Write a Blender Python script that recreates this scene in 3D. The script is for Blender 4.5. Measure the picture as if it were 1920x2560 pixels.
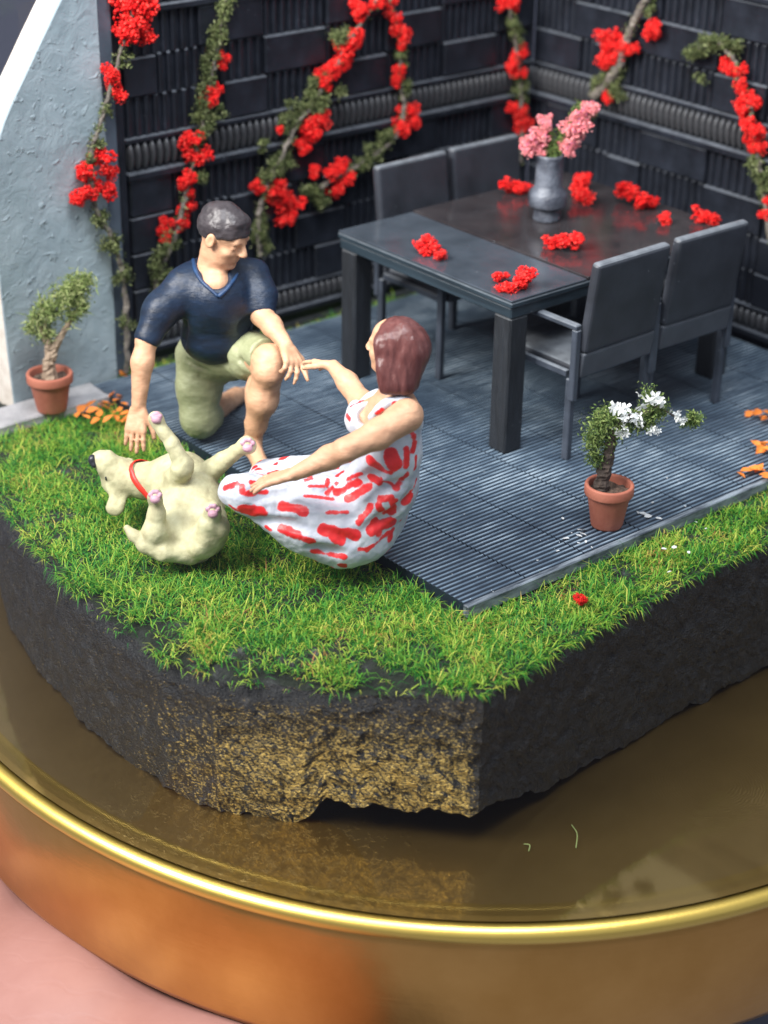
import bpy, bmesh, math, random
import numpy as np
from mathutils import Vector, Matrix, noise as mnoise
from mathutils.bvhtree import BVHTree

random.seed(7); rng = np.random.default_rng(7)
for o in list(bpy.data.objects): bpy.data.objects.remove(o)
SC = bpy.context.scene; COL = SC.collection

# ------------------------------------------------------------------ camera
# world axes: X along the deck's front edge, Y along its left edge, Z up, deck top z = 0, origin = deck's near corner
CAM = np.array([-4.25521916, -4.52269699, 3.59712230])
R_ = np.array([0.76786732, -0.64042881, 0.01518927])      # camera right
F_ = np.array([0.57489505, 0.67844489, -0.45739284])      # camera forward
D_ = np.cross(F_, R_)                                     # camera down
FPX, UC, VC = 4594.67, 960., 1280.
cam = bpy.data.cameras.new('camera'); camo = bpy.data.objects.new('camera', cam); COL.objects.link(camo)
m = Matrix(((R_[0], -D_[0], -F_[0], CAM[0]), (R_[1], -D_[1], -F_[1], CAM[1]), (R_[2], -D_[2], -F_[2], CAM[2]), (0, 0, 0, 1)))
camo.matrix_world = m
cam.sensor_fit = 'VERTICAL'; cam.sensor_height = 24; cam.sensor_width = 18; cam.lens = 24*FPX/2560
cam.clip_start = .1; cam.clip_end = 200
cam.dof.use_dof = True; cam.dof.focus_distance = 7.45; cam.dof.aperture_fstop = .56; cam.dof.aperture_blades = 0
SC.camera = camo

# ------------------------------------------------------------------ world, lamps, exposure
W = bpy.data.worlds.new('World'); SC.world = W; W.use_nodes = True
bg = W.node_tree.nodes['Background']; bg.inputs[0].default_value = (.60, .66, .78, 1); bg.inputs[1].default_value = .78

def area(name, loc, target, size, power, color):
    l = bpy.data.lights.new(name, 'AREA'); l.shape = 'RECTANGLE'; l.size = size[0]; l.size_y = size[1]; l.energy = power; l.color = color
    o = bpy.data.objects.new(name, l); COL.objects.link(o); o.location = loc
    d = Vector(target)-Vector(loc); o.rotation_euler = d.to_track_quat('-Z', 'Y').to_euler(); return o
area('window_light', (-6.2, 2.0, 6.6), (.6, 1.0, .2), (4.2, 3.4), 2400, (1., .97, .93))
area('fill_light', (-1.5, -2.0, 9.0), (.6, 1.2, 0), (4, 4), 1150, (.93, .96, 1.))  # overhead fill added to lift the front faces, not a known lamp

VS = SC.view_settings; VS.view_transform = 'Standard'; VS.look = 'None'; VS.exposure = 0.12; VS.gamma = 1; VS.use_curve_mapping = False
SC.cycles.use_denoising = True; SC.cycles.max_bounces = 8; SC.cycles.transparent_max_bounces = 12
SC.cycles.caustics_reflective = False; SC.cycles.caustics_refractive = False

# ------------------------------------------------------------------ small tools
def at(u, v, dep):
    r = F_*FPX+R_*(u-UC)+D_*(v-VC); return CAM+r*(dep/FPX)
def ray(u, v): return F_*FPX+R_*(u-UC)+D_*(v-VC)
def onz(u, v, z=0.):
    d = ray(u, v); return CAM+d*((z-CAM[2])/d[2])
def onx(u, v, x):
    d = ray(u, v); return CAM+d*((x-CAM[0])/d[0])
def ony(u, v, y):
    d = ray(u, v); return CAM+d*((y-CAM[1])/d[1])
RH = np.array([.7679835, -.64046963, 0.]); DH = np.array([.64046963, .7679835, 0.])     # level right / level away
UP = np.array([0, 0, 1.])
def onv(u, v, base, dn=0.):
    "point of the upright plane through base that faces the camera"
    d = ray(u, v); return CAM+d*(((np.asarray(base)-CAM)@DH+dn)/(d@DH))
def nrm(v): v = np.asarray(v, float); return v/np.linalg.norm(v)

def tag(o, label=None, cat=None, group=None, kind=None):
    if label: o['label'] = label
    if cat: o['category'] = cat
    if group: o['group'] = group
    if kind: o['kind'] = kind
    return o
def mesh(name, verts, faces, mats=None, smooth=False):
    me = bpy.data.meshes.new(name)
    if isinstance(verts, np.ndarray) and isinstance(faces, np.ndarray) and len(faces):
        nv, nf, k = len(verts), len(faces), faces.shape[1]
        me.vertices.add(nv); me.vertices.foreach_set('co', np.ascontiguousarray(verts, np.float32).ravel())
        me.loops.add(nf*k); me.loops.foreach_set('vertex_index', np.ascontiguousarray(faces, np.int32).ravel())
        me.polygons.add(nf); me.polygons.foreach_set('loop_start', np.arange(0, nf*k, k, dtype=np.int32))
        me.update(calc_edges=True); me.validate()
    else:
        me.from_pydata([tuple(map(float, v)) for v in verts], [], [tuple(map(int, f)) for f in faces]); me.update()
    if mats is not None:
        for mm in (mats if isinstance(mats, (list, tuple)) else [mats]): me.materials.append(mm)
    if smooth: me.polygons.foreach_set('use_smooth', [True]*len(me.polygons))
    return me
def link(name, me, parent=None, loc=(0, 0, 0)):
    o = bpy.data.objects.new(name, me); COL.objects.link(o); o.location = loc
    if parent is not None: o.parent = parent
    return o
def thing(name, loc, label, cat, group=None, rz=0):
    o = link(name, None, None, tuple(map(float, loc))); o.rotation_euler = (0, 0, rz); o.empty_display_size = .05
    return tag(o, label, cat, group)
def part(name, verts, faces, mat, parent, smooth=False):
    "verts in world space; parent (an unrotated thing, part or sub-part) supplies the offset"
    off = np.zeros(3); p = parent
    while p is not None: off += np.array(p.location); p = p.parent
    return link(name, mesh(name, np.asarray(verts, float)-off, faces if isinstance(faces, np.ndarray) else faces, mat, smooth), parent)

def bm_mesh(name, bm, mat, smooth=False):
    me = bpy.data.meshes.new(name); bm.normal_update(); bm.to_mesh(me); bm.free(); me.materials.append(mat)
    if smooth: me.polygons.foreach_set('use_smooth', [True]*len(me.polygons))
    return me
def bm_box(bm, lo, hi, bev=0., M=None, seg=1):
    lo, hi = np.asarray(lo, float), np.asarray(hi, float); c = (lo+hi)/2; s = hi-lo
    r = bmesh.ops.create_cube(bm, size=1, matrix=Matrix.Translation(c) @ Matrix.Diagonal((*s, 1)))
    vs = r['verts']
    if bev > 0:
        es = list({e for v in vs for e in v.link_edges})
        rr = bmesh.ops.bevel(bm, geom=es, offset=bev, segments=seg, affect='EDGES', profile=.6)
        vs = list({v for f in rr['faces'] for v in f.verts} | {v for v in vs if v.is_valid})
    if M is not None: bmesh.ops.transform(bm, matrix=M, verts=[v for v in vs if v.is_valid])
    return vs
def box_part(name, lo, hi, mat, parent, bev=.006, M=None, seg=1):
    "lo, hi in the parent thing's own frame"
    bm = bmesh.new(); bm_box(bm, lo, hi, bev, M, seg); return link(name, bm_mesh(name, bm, mat), parent)
def tube(path, rad, n=8, jit=0.):
    P = np.asarray(path, float); R = np.broadcast_to(np.asarray(rad, float), (len(P),))
    vs, fs = [], []
    prev = None
    for i, p in enumerate(P):
        t = nrm(P[min(i+1, len(P)-1)]-P[max(i-1, 0)])
        a = prev-t*(prev@t) if prev is not None else np.cross(t, [0.31, .2, .93]); a = nrm(a); prev = a; b = np.cross(t, a)
        for k in range(n):
            th = 2*math.pi*k/n; rr = R[i]*(1+jit*random.uniform(-1, 1)); vs.append(p+(a*math.cos(th)+b*math.sin(th))*rr)
    for i in range(len(P)-1):
        for k in range(n): fs.append((i*n+k, i*n+(k+1) % n, (i+1)*n+(k+1) % n, (i+1)*n+k))
    fs.append(tuple(range(n))[::-1]); fs.append(tuple(range((len(P)-1)*n, len(P)*n)))
    return vs, fs
def lathe(profile, n=40, c=(0, 0, 0), jit=0.):
    vs, fs = [], []
    for r, z in profile:
        for k in range(n):
            th = 2*math.pi*k/n; rr = r*(1+jit*random.uniform(-1, 1)); vs.append((c[0]+rr*math.cos(th), c[1]+rr*math.sin(th), c[2]+z))
    for i in range(len(profile)-1):
        for k in range(n): fs.append((i*n+k, i*n+(k+1) % n, (i+1)*n+(k+1) % n, (i+1)*n+k))
    return vs, fs
def catmull(P, n=8):
    P = np.asarray(P, float); Q = np.vstack([2*P[0]-P[1], P, 2*P[-1]-P[-2]]); out = []
    for i in range(1, len(Q)-2):
        for t in np.linspace(0, 1, n, endpoint=False):
            a, b, c, d = Q[i-1], Q[i], Q[i+1], Q[i+2]
            out.append(.5*((2*b)+(c-a)*t+(2*a-5*b+4*c-d)*t*t+(3*b-a-3*c+d)*t**3))
    out.append(P[-1]); return np.array(out)
def fbm(p, s, o=4): return mnoise.fractal(Vector(p)*s, 1.0, 2.0, o)

# ------------------------------------------------------------------ materials
def M_(name): 
    mt = bpy.data.materials.new(name); mt.use_nodes = True; nt = mt.node_tree
    return mt, nt, nt.nodes['Principled BSDF']
def N(nt, t, **kw):
    n = nt.nodes.new(t)
    for k, v in kw.items():
        if k in n.inputs: n.inputs[k].default_value = v
        else: setattr(n, k, v)
    return n
def ramp(nt, fac, stops, interp='LINEAR'):
    r = nt.nodes.new('ShaderNodeValToRGB'); r.color_ramp.interpolation = interp; e = r.color_ramp.elements
    while len(e) < len(stops): e.new(.5)
    for el, (p, c) in zip(e, stops): el.position = p; el.color = (*c, 1) if len(c) == 3 else c
    nt.links.new(fac, r.inputs[0]); return r.outputs[0]
def noise_tex(nt, scale, detail=4, rough=.55, vec=None, dist=0.):
    n = N(nt, 'ShaderNodeTexNoise', Scale=scale, Detail=detail, Roughness=rough, Distortion=dist)
    if vec is not None: nt.links.new(vec, n.inputs['Vector'])
    return n.outputs['Fac']
def objco(nt, scale=(1, 1, 1), rot=(0, 0, 0)):
    t = N(nt, 'ShaderNodeTexCoord'); mp = N(nt, 'ShaderNodeMapping'); mp.inputs['Scale'].default_value = scale; mp.inputs['Rotation'].default_value = rot
    nt.links.new(t.outputs['Object'], mp.inputs[0]); return mp.outputs[0]
def bump(nt, b, h, strength=.3, dist=.01, prev=None):
    n = N(nt, 'ShaderNodeBump', Strength=strength, Distance=dist); nt.links.new(h, n.inputs['Height'])
    if prev is not None: nt.links.new(prev, n.inputs['Normal'])
    nt.links.new(n.outputs[0], b.inputs['Normal']); return n.outputs[0]
def paint(name, c0, c1, scale=8, rough=.5, bscale=60, bst=.25, bd=.004, c2=None, p=(.3, .7), stretch=(1, 1, 1), metal=0., spec=.5):
    mt, nt, b = M_(name); co = objco(nt, stretch)
    f = noise_tex(nt, scale, 6, .6, co)
    st = [(p[0], c0), (p[1], c1)] + ([(min(.98, p[1]+.12), c2)] if c2 else [])
    nt.links.new(ramp(nt, f, st), b.inputs['Base Color'])
    b.inputs['Roughness'].default_value = rough; b.inputs['Metallic'].default_value = metal; b.inputs['Specular IOR Level'].default_value = spec
    if bst: bump(nt, b, noise_tex(nt, bscale, 4, .6, co), bst, bd)
    return mt
def island(name, stops, rough=.8, trans=0., drift=0.):
    mt, nt, b = M_(name); g = N(nt, 'ShaderNodeNewGeometry'); fac = g.outputs['Random Per Island']
    if drift:
        nz = noise_tex(nt, 3.2, 4, .6, g.outputs['Position']); ma = N(nt, 'ShaderNodeMath', operation='MULTIPLY_ADD'); nt.links.new(nz, ma.inputs[0]); ma.inputs[1].default_value = drift
        sb = N(nt, 'ShaderNodeMath', operation='MULTIPLY_ADD'); nt.links.new(fac, sb.inputs[0]); sb.inputs[1].default_value = .85; sb.inputs[2].default_value = -.5*drift+.06; nt.links.new(sb.outputs[0], ma.inputs[2]); fac = ma.outputs[0]
    c = ramp(nt, fac, stops); nt.links.new(c, b.inputs['Base Color']); b.inputs['Roughness'].default_value = rough
    b.inputs['Specular IOR Level'].default_value = .25
    if trans:
        tr = N(nt, 'ShaderNodeBsdfTranslucent'); nt.links.new(c, tr.inputs[0]); mx = N(nt, 'ShaderNodeMixShader'); mx.inputs[0].default_value = trans
        nt.links.new(b.outputs[0], mx.inputs[1]); nt.links.new(tr.outputs[0], mx.inputs[2]); nt.links.new(mx.outputs[0], nt.nodes['Material Output'].inputs[0])
    return mt

MAT = {}
def specks(nt, vec, scale=34., lo=.05, hi=.075):
    "sparse dust grains: only some cells carry one"
    v = N(nt, 'ShaderNodeTexVoronoi', Scale=scale); nt.links.new(vec, v.inputs['Vector']); d = ramp(nt, v.outputs['Distance'], [(lo, (1, 1, 1)), (hi, (0, 0, 0))])
    s = N(nt, 'ShaderNodeSeparateColor'); nt.links.new(v.outputs['Color'], s.inputs[0]); k = N(nt, 'ShaderNodeMath', operation='GREATER_THAN'); nt.links.new(s.outputs[0], k.inputs[0]); k.inputs[1].default_value = .72
    m_ = N(nt, 'ShaderNodeMath', operation='MULTIPLY'); nt.links.new(d, m_.inputs[0]); nt.links.new(k.outputs[0], m_.inputs[1]); return m_.outputs[0]
def dusty(nt, b, amount, col=(.20, .22, .25)):
    "settled dust on upward faces"
    g_ = N(nt, 'ShaderNodeNewGeometry'); s = N(nt, 'ShaderNodeSeparateXYZ'); nt.links.new(g_.outputs['True Normal'], s.inputs[0])
    mr = N(nt, 'ShaderNodeMapRange'); mr.inputs['From Min'].default_value = .25; mr.inputs['From Max'].default_value = .95; mr.inputs['To Max'].default_value = amount; nt.links.new(s.outputs[2], mr.inputs[0])
    n_ = noise_tex(nt, 16, 4, .6, g_.outputs['Position']); m_ = N(nt, 'ShaderNodeMath', operation='MULTIPLY'); nt.links.new(mr.outputs[0], m_.inputs[0]); nt.links.new(n_, m_.inputs[1])
    ad = N(nt, 'ShaderNodeMath', operation='ADD', use_clamp=True); nt.links.new(m_.outputs[0], ad.inputs[0]); nt.links.new(specks(nt, g_.outputs['Position'], 26., .04, .06), ad.inputs[1])
    mx = N(nt, 'ShaderNodeMix', data_type='RGBA'); nt.links.new(ad.outputs[0], mx.inputs[0]); old = b.inputs['Base Color'].links[0].from_socket
    nt.links.new(old, mx.inputs[6]); mx.inputs[7].default_value = (*col, 1); nt.links.new(mx.outputs[2], b.inputs['Base Color'])
def deck_mat():
    mt, nt, b = M_('deck_paint'); g = N(nt, 'ShaderNodeNewGeometry'); sx = N(nt, 'ShaderNodeSeparateXYZ'); nt.links.new(g.outputs['Position'], sx.inputs[0])
    # worn paint: ridge crests rubbed light in streaks
    mp = N(nt, 'ShaderNodeMapping'); mp.inputs['Scale'].default_value = (5, 45, 5); nt.links.new(g.outputs['Position'], mp.inputs[0])
    f = noise_tex(nt, 1.0, 6, .7, mp.outputs[0]); f2 = noise_tex(nt, 2.2, 3, .6, g.outputs['Position'])
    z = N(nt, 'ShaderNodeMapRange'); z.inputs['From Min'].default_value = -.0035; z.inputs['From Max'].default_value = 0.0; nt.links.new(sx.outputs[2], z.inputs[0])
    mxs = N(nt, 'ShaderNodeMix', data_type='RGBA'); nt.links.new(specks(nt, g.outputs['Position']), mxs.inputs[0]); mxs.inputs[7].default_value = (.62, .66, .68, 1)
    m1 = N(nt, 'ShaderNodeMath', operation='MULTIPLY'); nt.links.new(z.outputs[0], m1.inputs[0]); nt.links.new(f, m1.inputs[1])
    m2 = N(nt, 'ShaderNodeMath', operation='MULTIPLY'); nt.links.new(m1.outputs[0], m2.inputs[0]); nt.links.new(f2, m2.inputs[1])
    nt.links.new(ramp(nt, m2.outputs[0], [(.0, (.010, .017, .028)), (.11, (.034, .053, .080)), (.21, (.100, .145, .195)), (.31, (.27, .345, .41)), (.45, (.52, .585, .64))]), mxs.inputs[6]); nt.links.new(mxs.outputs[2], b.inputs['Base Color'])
    b.inputs['Roughness'].default_value = .42; bump(nt, b, noise_tex(nt, 160, 3, .6, g.outputs['Position']), .25, .003); return mt
MAT['deck'] = deck_mat()
MAT['deck_trim'] = paint('deck_trim_paint', (.03, .04, .055), (.24, .28, .32), 9, .5, 90, .3, .004, stretch=(.6, 6, 3), p=(.36, .62))
MAT['fence'] = paint('fence_paint', (.006, .007, .010), (.016, .019, .027), 7, .34, 70, .3, .004, c2=(.040, .045, .060), p=(.35, .70), spec=.35)
MAT['fence_band'] = paint('fence_band_paint', (.018, .0185, .021), (.055, .056, .060), 8, .45, 70, .3, .004, c2=(.085, .085, .09), p=(.35, .68), spec=.4)
for k_, a_ in (('fence', .9), ('fence_band', .8)): dusty(MAT[k_].node_tree, MAT[k_].node_tree.nodes['Principled BSDF'], a_)
MAT['post'] = paint('fence_post_paint', (.045, .06, .08), (.10, .13, .165), 5, .5, 50, .25, .004)
def plaster_mat():
    mt, nt, b = M_('grey_plaster'); co = objco(nt)
    f = noise_tex(nt, 3.5, 5, .6, co); nt.links.new(ramp(nt, f, [(.3, (.22, .285, .315)), (.7, (.34, .41, .445))]), b.inputs['Base Color'])
    b.inputs['Roughness'].default_value = .42
    n1 = bump(nt, b, noise_tex(nt, 9, 7, .6, co, .8), .40, .03)
    r = ramp(nt, noise_tex(nt, 21, 3, .5, co, .6), [(.60, (0, 0, 0)), (.74, (1, 1, 1))])
    n2 = bump(nt, b, r, .45, .02, n1); bump(nt, b, noise_tex(nt, 90, 3, .6, co), .2, .004, n2); return mt
MAT['plaster'] = plaster_mat()
MAT['cream'] = paint('raw_plaster_core', (.62, .55, .47), (.80, .74, .66), 14, .8, 60, .4, .01)
MAT['ledge'] = paint('ledge_plaster', (.24, .24, .25), (.42, .41, .42), 7, .6, 60, .4, .01)
MAT['table'] = paint('table_paint', (.008, .014, .020), (.022, .036, .048), 6, .38, 80, .35, .004, c2=(.14, .19, .22), p=(.35, .68), stretch=(1, .25, 6))
MAT['table_leg'] = paint('table_leg_wood_paint', (.005, .006, .008), (.013, .016, .021), 9, .5, 22, .7, .012, c2=(.10, .105, .11), p=(.35, .70), stretch=(5, 5, .5))
def gloss_top(name, c0, c1, rough):
    mt, nt, b = M_(name); co = objco(nt); f = noise_tex(nt, 5, 6, .6, co)
    nt.links.new(ramp(nt, f, [(.3, c0), (.7, c1)]), b.inputs['Base Color'])
    nt.links.new(ramp(nt, noise_tex(nt, 9, 5, .6, co), [(.3, (rough*.7,)*3), (.75, (rough*1.7,)*3)]), b.inputs['Roughness'])
    b.inputs['Specular IOR Level'].default_value = .6
    bump(nt, b, noise_tex(nt, 30, 3, .5, co), .05, .004); return mt
MAT['top_front'] = gloss_top('glossy_table_leaf', (.020, .026, .034), (.040, .050, .064), .17)
MAT['top_back'] = gloss_top('glossy_dark_table_leaf', (.012, .009, .010), (.028, .023, .024), .12)
MAT['chair'] = paint('chair_paint', (.016, .018, .023), (.032, .036, .046), 6, .45, 120, .35, .003, c2=(.075, .082, .10), p=(.35, .74), spec=.4)
MAT['chair_band'] = paint('chair_band_paint', (.030, .034, .042), (.055, .062, .076), 6, .5, 120, .3, .003)
MAT['chair_frame'] = paint('chair_frame_paint', (.020, .025, .034), (.048, .058, .078), 7, .42, 90, .3, .003)
for k_, a_ in (('chair', .7), ('chair_band', .5), ('chair_frame', .7), ('table', .5), ('table_leg', .4), ('top_front', .06), ('top_back', .04)): dusty(MAT[k_].node_tree, MAT[k_].node_tree.nodes['Principled BSDF'], a_, (.30, .33, .36))
MAT['vase'] = paint('vase_glaze', (.035, .040, .054), (.13, .145, .175), 9, .42, 45, .7, .010, c2=(.34, .36, .39), p=(.35, .68))
MAT['terracotta'] = paint('terracotta', (.30, .085, .05), (.42, .145, .09), 8, .75, 90, .35, .004, c2=(.50, .27, .20), p=(.3, .7))
MAT['soil'] = paint('pot_soil', (.025, .018, .012), (.16, .10, .07), 45, .9, 120, .7, .01)
MAT['bark'] = paint('dark_bark', (.020, .014, .011), (.085, .06, .045), 30, .85, 80, .7, .01, stretch=(1, 1, .4))
MAT['pale_bark'] = paint('pale_bark', (.18, .12, .08), (.42, .32, .23), 30, .85, 80, .7, .01, stretch=(1, 1, .4))
MAT['vine'] = paint('vine_stem', (.05, .04, .033), (.22, .19, .16), 25, .8, 70, .6, .008)
MAT['red'] = island('red_flock', [(0, (.80, .008, .012)), (.45, (.92, .020, .018)), (.8, (.95, .05, .04)), (1, (.95, .12, .09))], .75, .35)
MAT['pink'] = island('pink_flock', [(0, (.84, .20, .23)), (.5, (.92, .33, .34)), (.85, (.93, .46, .44)), (1, (.85, .22, .52))], .8, .25)
MAT['white'] = island('white_petal', [(0, (.70, .72, .72)), (1, (.88, .89, .88))], .6, .3)
MAT['leafg'] = island('vine_leaf', [(0, (.035, .048, .018)), (.4, (.085, .11, .036)), (.8, (.17, .20, .075)), (1, (.28, .30, .15))], .8, .2)
MAT['bushg'] = island('bush_leaf', [(0, (.045, .085, .02)), (.5, (.11, .17, .045)), (1, (.26, .32, .10))], .8, .25)
MAT['palebush'] = island('pale_bush_leaf', [(0, (.12, .17, .05)), (.5, (.26, .34, .11)), (1, (.48, .50, .24))], .8, .3)
MAT['grass'] = island('static_grass', [(0, (.008, .095, .016)), (.25, (.035, .23, .026)), (.5, (.13, .35, .035)), (.75, (.33, .48, .055)), (.93, (.62, .60, .12)), (1, (.38, .16, .06))], .6, .3, 1.1)
MAT['orange'] = island('orange_leaf', [(0, (.50, .085, .014)), (.5, (.74, .19, .03)), (.85, (.80, .36, .08)), (1, (.45, .20, .06))], .6, .25)

def soil_mat():
    mt, nt, b = M_('turf_soil'); co = objco(nt); f = noise_tex(nt, 10, 6, .65, co)
    nt.links.new(ramp(nt, f, [(.3, (.004, .008, .004)), (.5, (.012, .020, .010)), (.62, (.030, .034, .032)), (.74, (.14, .15, .155))]), b.inputs['Base Color'])
    b.inputs['Roughness'].default_value = .6; bump(nt, b, noise_tex(nt, 60, 6, .7, co), 1., .03); return mt
MAT['turf'] = soil_mat()
def block_mat():
    mt, nt, b = M_('cast_block_paint'); g = N(nt, 'ShaderNodeNewGeometry'); P = g.outputs['Position']
    # gold speckle on the near chamfered face, denser towards the bottom, black paint elsewhere
    mp = N(nt, 'ShaderNodeMapping'); mp.inputs['Scale'].default_value = (80, 80, 130); nt.links.new(P, mp.inputs[0])
    sp = noise_tex(nt, 1.0, 3, .6, mp.outputs[0])
    dn = N(nt, 'ShaderNodeVectorMath', operation='DOT_PRODUCT'); nt.links.new(g.outputs['True Normal'], dn.inputs[0]); dn.inputs[1].default_value = (-.74, -.67, 0)
    sx = N(nt, 'ShaderNodeSeparateXYZ'); nt.links.new(P, sx.inputs[0])
    mk = N(nt, 'ShaderNodeMapRange'); mk.inputs['From Min'].default_value = .80; mk.inputs['From Max'].default_value = .97; nt.links.new(dn.outputs['Value'], mk.inputs[0])
    zz = N(nt, 'ShaderNodeMapRange'); zz.inputs['From Min'].default_value = .02; zz.inputs['From Max'].default_value = -.40; nt.links.new(sx.outputs[2], zz.inputs[0])
    yy = N(nt, 'ShaderNodeMapRange'); yy.inputs['From Min'].default_value = 1.3; yy.inputs['From Max'].default_value = .0; nt.links.new(sx.outputs[1], yy.inputs[0])
    a = N(nt, 'ShaderNodeMath', operation='MULTIPLY'); nt.links.new(mk.outputs[0], a.inputs[0]); nt.links.new(zz.outputs[0], a.inputs[1])
    c = N(nt, 'ShaderNodeMath', operation='MULTIPLY'); nt.links.new(a.outputs[0], c.inputs[0]); nt.links.new(yy.outputs[0], c.inputs[1])
    xx = N(nt, 'ShaderNodeMapRange'); xx.inputs['From Min'].default_value = -.27; xx.inputs['From Max'].default_value = -.36; xx.inputs['To Min'].default_value = -1.; nt.links.new(sx.outputs[0], xx.inputs[0])
    c2_ = N(nt, 'ShaderNodeMath', operation='MULTIPLY'); nt.links.new(c.outputs[0], c2_.inputs[0]); nt.links.new(xx.outputs[0], c2_.inputs[1]); c = c2_
    x2 = N(nt, 'ShaderNodeMath', operation='MINIMUM'); nt.links.new(c.outputs[0], x2.inputs[0]); nt.links.new(xx.outputs[0], x2.inputs[1]); c = x2
    s2 = N(nt, 'ShaderNodeMath', operation='MULTIPLY_ADD'); nt.links.new(c.outputs[0], s2.inputs[0]); s2.inputs[1].default_value = .305; nt.links.new(sp, s2.inputs[2])
    gold = ramp(nt, s2.outputs[0], [(.66, (0, 0, 0)), (.90, (1, 1, 1))])
    base = ramp(nt, noise_tex(nt, 14, 6, .65, P), [(.3, (.005, .0055, .006)), (.60, (.018, .0185, .019)), (.80, (.085, .085, .085))])
    mx = N(nt, 'ShaderNodeMix', data_type='RGBA'); nt.links.new(gold, mx.inputs[0]); nt.links.new(base, mx.inputs[6]); mx.inputs[7].default_value = (.56, .40, .12, 1)
    nt.links.new(mx.outputs[2], b.inputs['Base Color'])
    mm = N(nt, 'ShaderNodeMath', operation='MULTIPLY'); nt.links.new(gold, mm.inputs[0]); mm.inputs[1].default_value = .65; nt.links.new(mm.outputs[0], b.inputs['Metallic'])
    b.inputs['Roughness'].default_value = .45; b.inputs['Specular IOR Level'].default_value = .35
    n1 = bump(nt, b, sp, .9, .018); bump(nt, b, noise_tex(nt, 150, 3, .6, P), .6, .006, n1); return mt
MAT['block'] = block_mat()
def brass(name, kind):
    mt, nt, b = M_(name); g = N(nt, 'ShaderNodeNewGeometry'); P = g.outputs['Position']
    b.inputs['Metallic'].default_value = 1.
    if kind == 'floor':
        nt.links.new(ramp(nt, noise_tex(nt, 3, 5, .6, P), [(.25, (.225, .142, .040)), (.75, (.28, .18, .056))]), b.inputs['Base Color'])
        mp = N(nt, 'ShaderNodeMapping'); mp.inputs['Scale'].default_value = (6, 70, 6); mp.inputs['Rotation'].default_value = (0, 0, .7); nt.links.new(P, mp.inputs[0])
        br = noise_tex(nt, 1.0, 5, .6, mp.outputs[0])
        nt.links.new(ramp(nt, noise_tex(nt, 5, 6, .65, P), [(.25, (.10,)*3), (.75, (.20,)*3)]), b.inputs['Roughness'])
        n1 = bump(nt, b, br, .02, .003)
        # dried glue spatter and a fingerprint
        sc = ramp(nt, noise_tex(nt, 34, 4, .7, P), [(.56, (0, 0, 0)), (.66, (1, 1, 1))])
        d = N(nt, 'ShaderNodeVectorMath', operation='DISTANCE'); nt.links.new(P, d.inputs[0]); d.inputs[1].default_value = tuple(onz(640, 2090, -.72))
        mr = N(nt, 'ShaderNodeMapRange'); mr.inputs['From Min'].default_value = .75; mr.inputs['From Max'].default_value = .15; nt.links.new(d.outputs['Value'], mr.inputs[0])
        ml = N(nt, 'ShaderNodeMath', operation='MULTIPLY'); nt.links.new(sc, ml.inputs[0]); nt.links.new(mr.outputs[0], ml.inputs[1])
        n2 = bump(nt, b, ml.outputs[0], .30, .009, n1)
        fp = N(nt, 'ShaderNodeMapping'); q = onz(1790, 1960, -.72); fp.inputs['Location'].default_value = tuple(-q); nt.links.new(P, fp.inputs[0])
        wv = N(nt, 'ShaderNodeTexWave', wave_type='RINGS', rings_direction='Z', Scale=24., Distortion=9., Detail=1.); wv.inputs['Detail Scale'].default_value = .6; nt.links.new(fp.outputs[0], wv.inputs['Vector'])
        d2 = N(nt, 'ShaderNodeVectorMath', operation='DISTANCE'); nt.links.new(P, d2.inputs[0]); d2.inputs[1].default_value = tuple(q)
        mr2 = N(nt, 'ShaderNodeMapRange'); mr2.inputs['From Min'].default_value = .42; mr2.inputs['From Max'].default_value = .22; nt.links.new(d2.outputs['Value'], mr2.inputs[0])
        ml2 = N(nt, 'ShaderNodeMath', operation='MULTIPLY'); nt.links.new(wv.outputs['Fac'], ml2.inputs[0]); nt.links.new(mr2.outputs[0], ml2.inputs[1])
        n3 = bump(nt, b, ml2.outputs[0], .06, .004, n2); b.inputs['Roughness'].default_value = .46
        for l_ in list(b.inputs['Roughness'].links): nt.links.remove(l_)
        gl = N(nt, 'ShaderNodeBsdfGlossy', Roughness=.045); gl.inputs['Color'].default_value = (.62, .47, .20, 1); nt.links.new(n3, gl.inputs['Normal'])
        mxf = N(nt, 'ShaderNodeMixShader'); mxf.inputs[0].default_value = .27; nt.links.new(b.outputs[0], mxf.inputs[1]); nt.links.new(gl.outputs[0], mxf.inputs[2]); nt.links.new(mxf.outputs[0], nt.nodes['Material Output'].inputs[0])
    elif kind == 'rim':
        b.inputs['Base Color'].default_value = (.72, .51, .12, 1); b.inputs['Roughness'].default_value = .38
        bump(nt, b, noise_tex(nt, 60, 4, .6, P), .10, .004)
    else:
        nt.links.new(ramp(nt, noise_tex(nt, 2.5, 4, .6, P), [(.3, (.50, .26, .065)), (.7, (.60, .33, .095))]), b.inputs['Base Color'])
        mp = N(nt, 'ShaderNodeMapping'); mp.inputs['Scale'].default_value = (3, 3, 60); nt.links.new(P, mp.inputs[0])
        b.inputs['Roughness'].default_value = .30; n1 = bump(nt, b, noise_tex(nt, 1., 5, .6, mp.outputs[0]), .12, .006)
        bump(nt, b, noise_tex(nt, 9, 4, .6, P), .10, .02, n1)
    return mt
MAT['brass_floor'] = brass('brushed_brass_floor', 'floor'); MAT['brass_rim'] = brass('polished_brass_rim', 'rim'); MAT['brass_side'] = brass('satin_brass_side', 'side')

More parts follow.
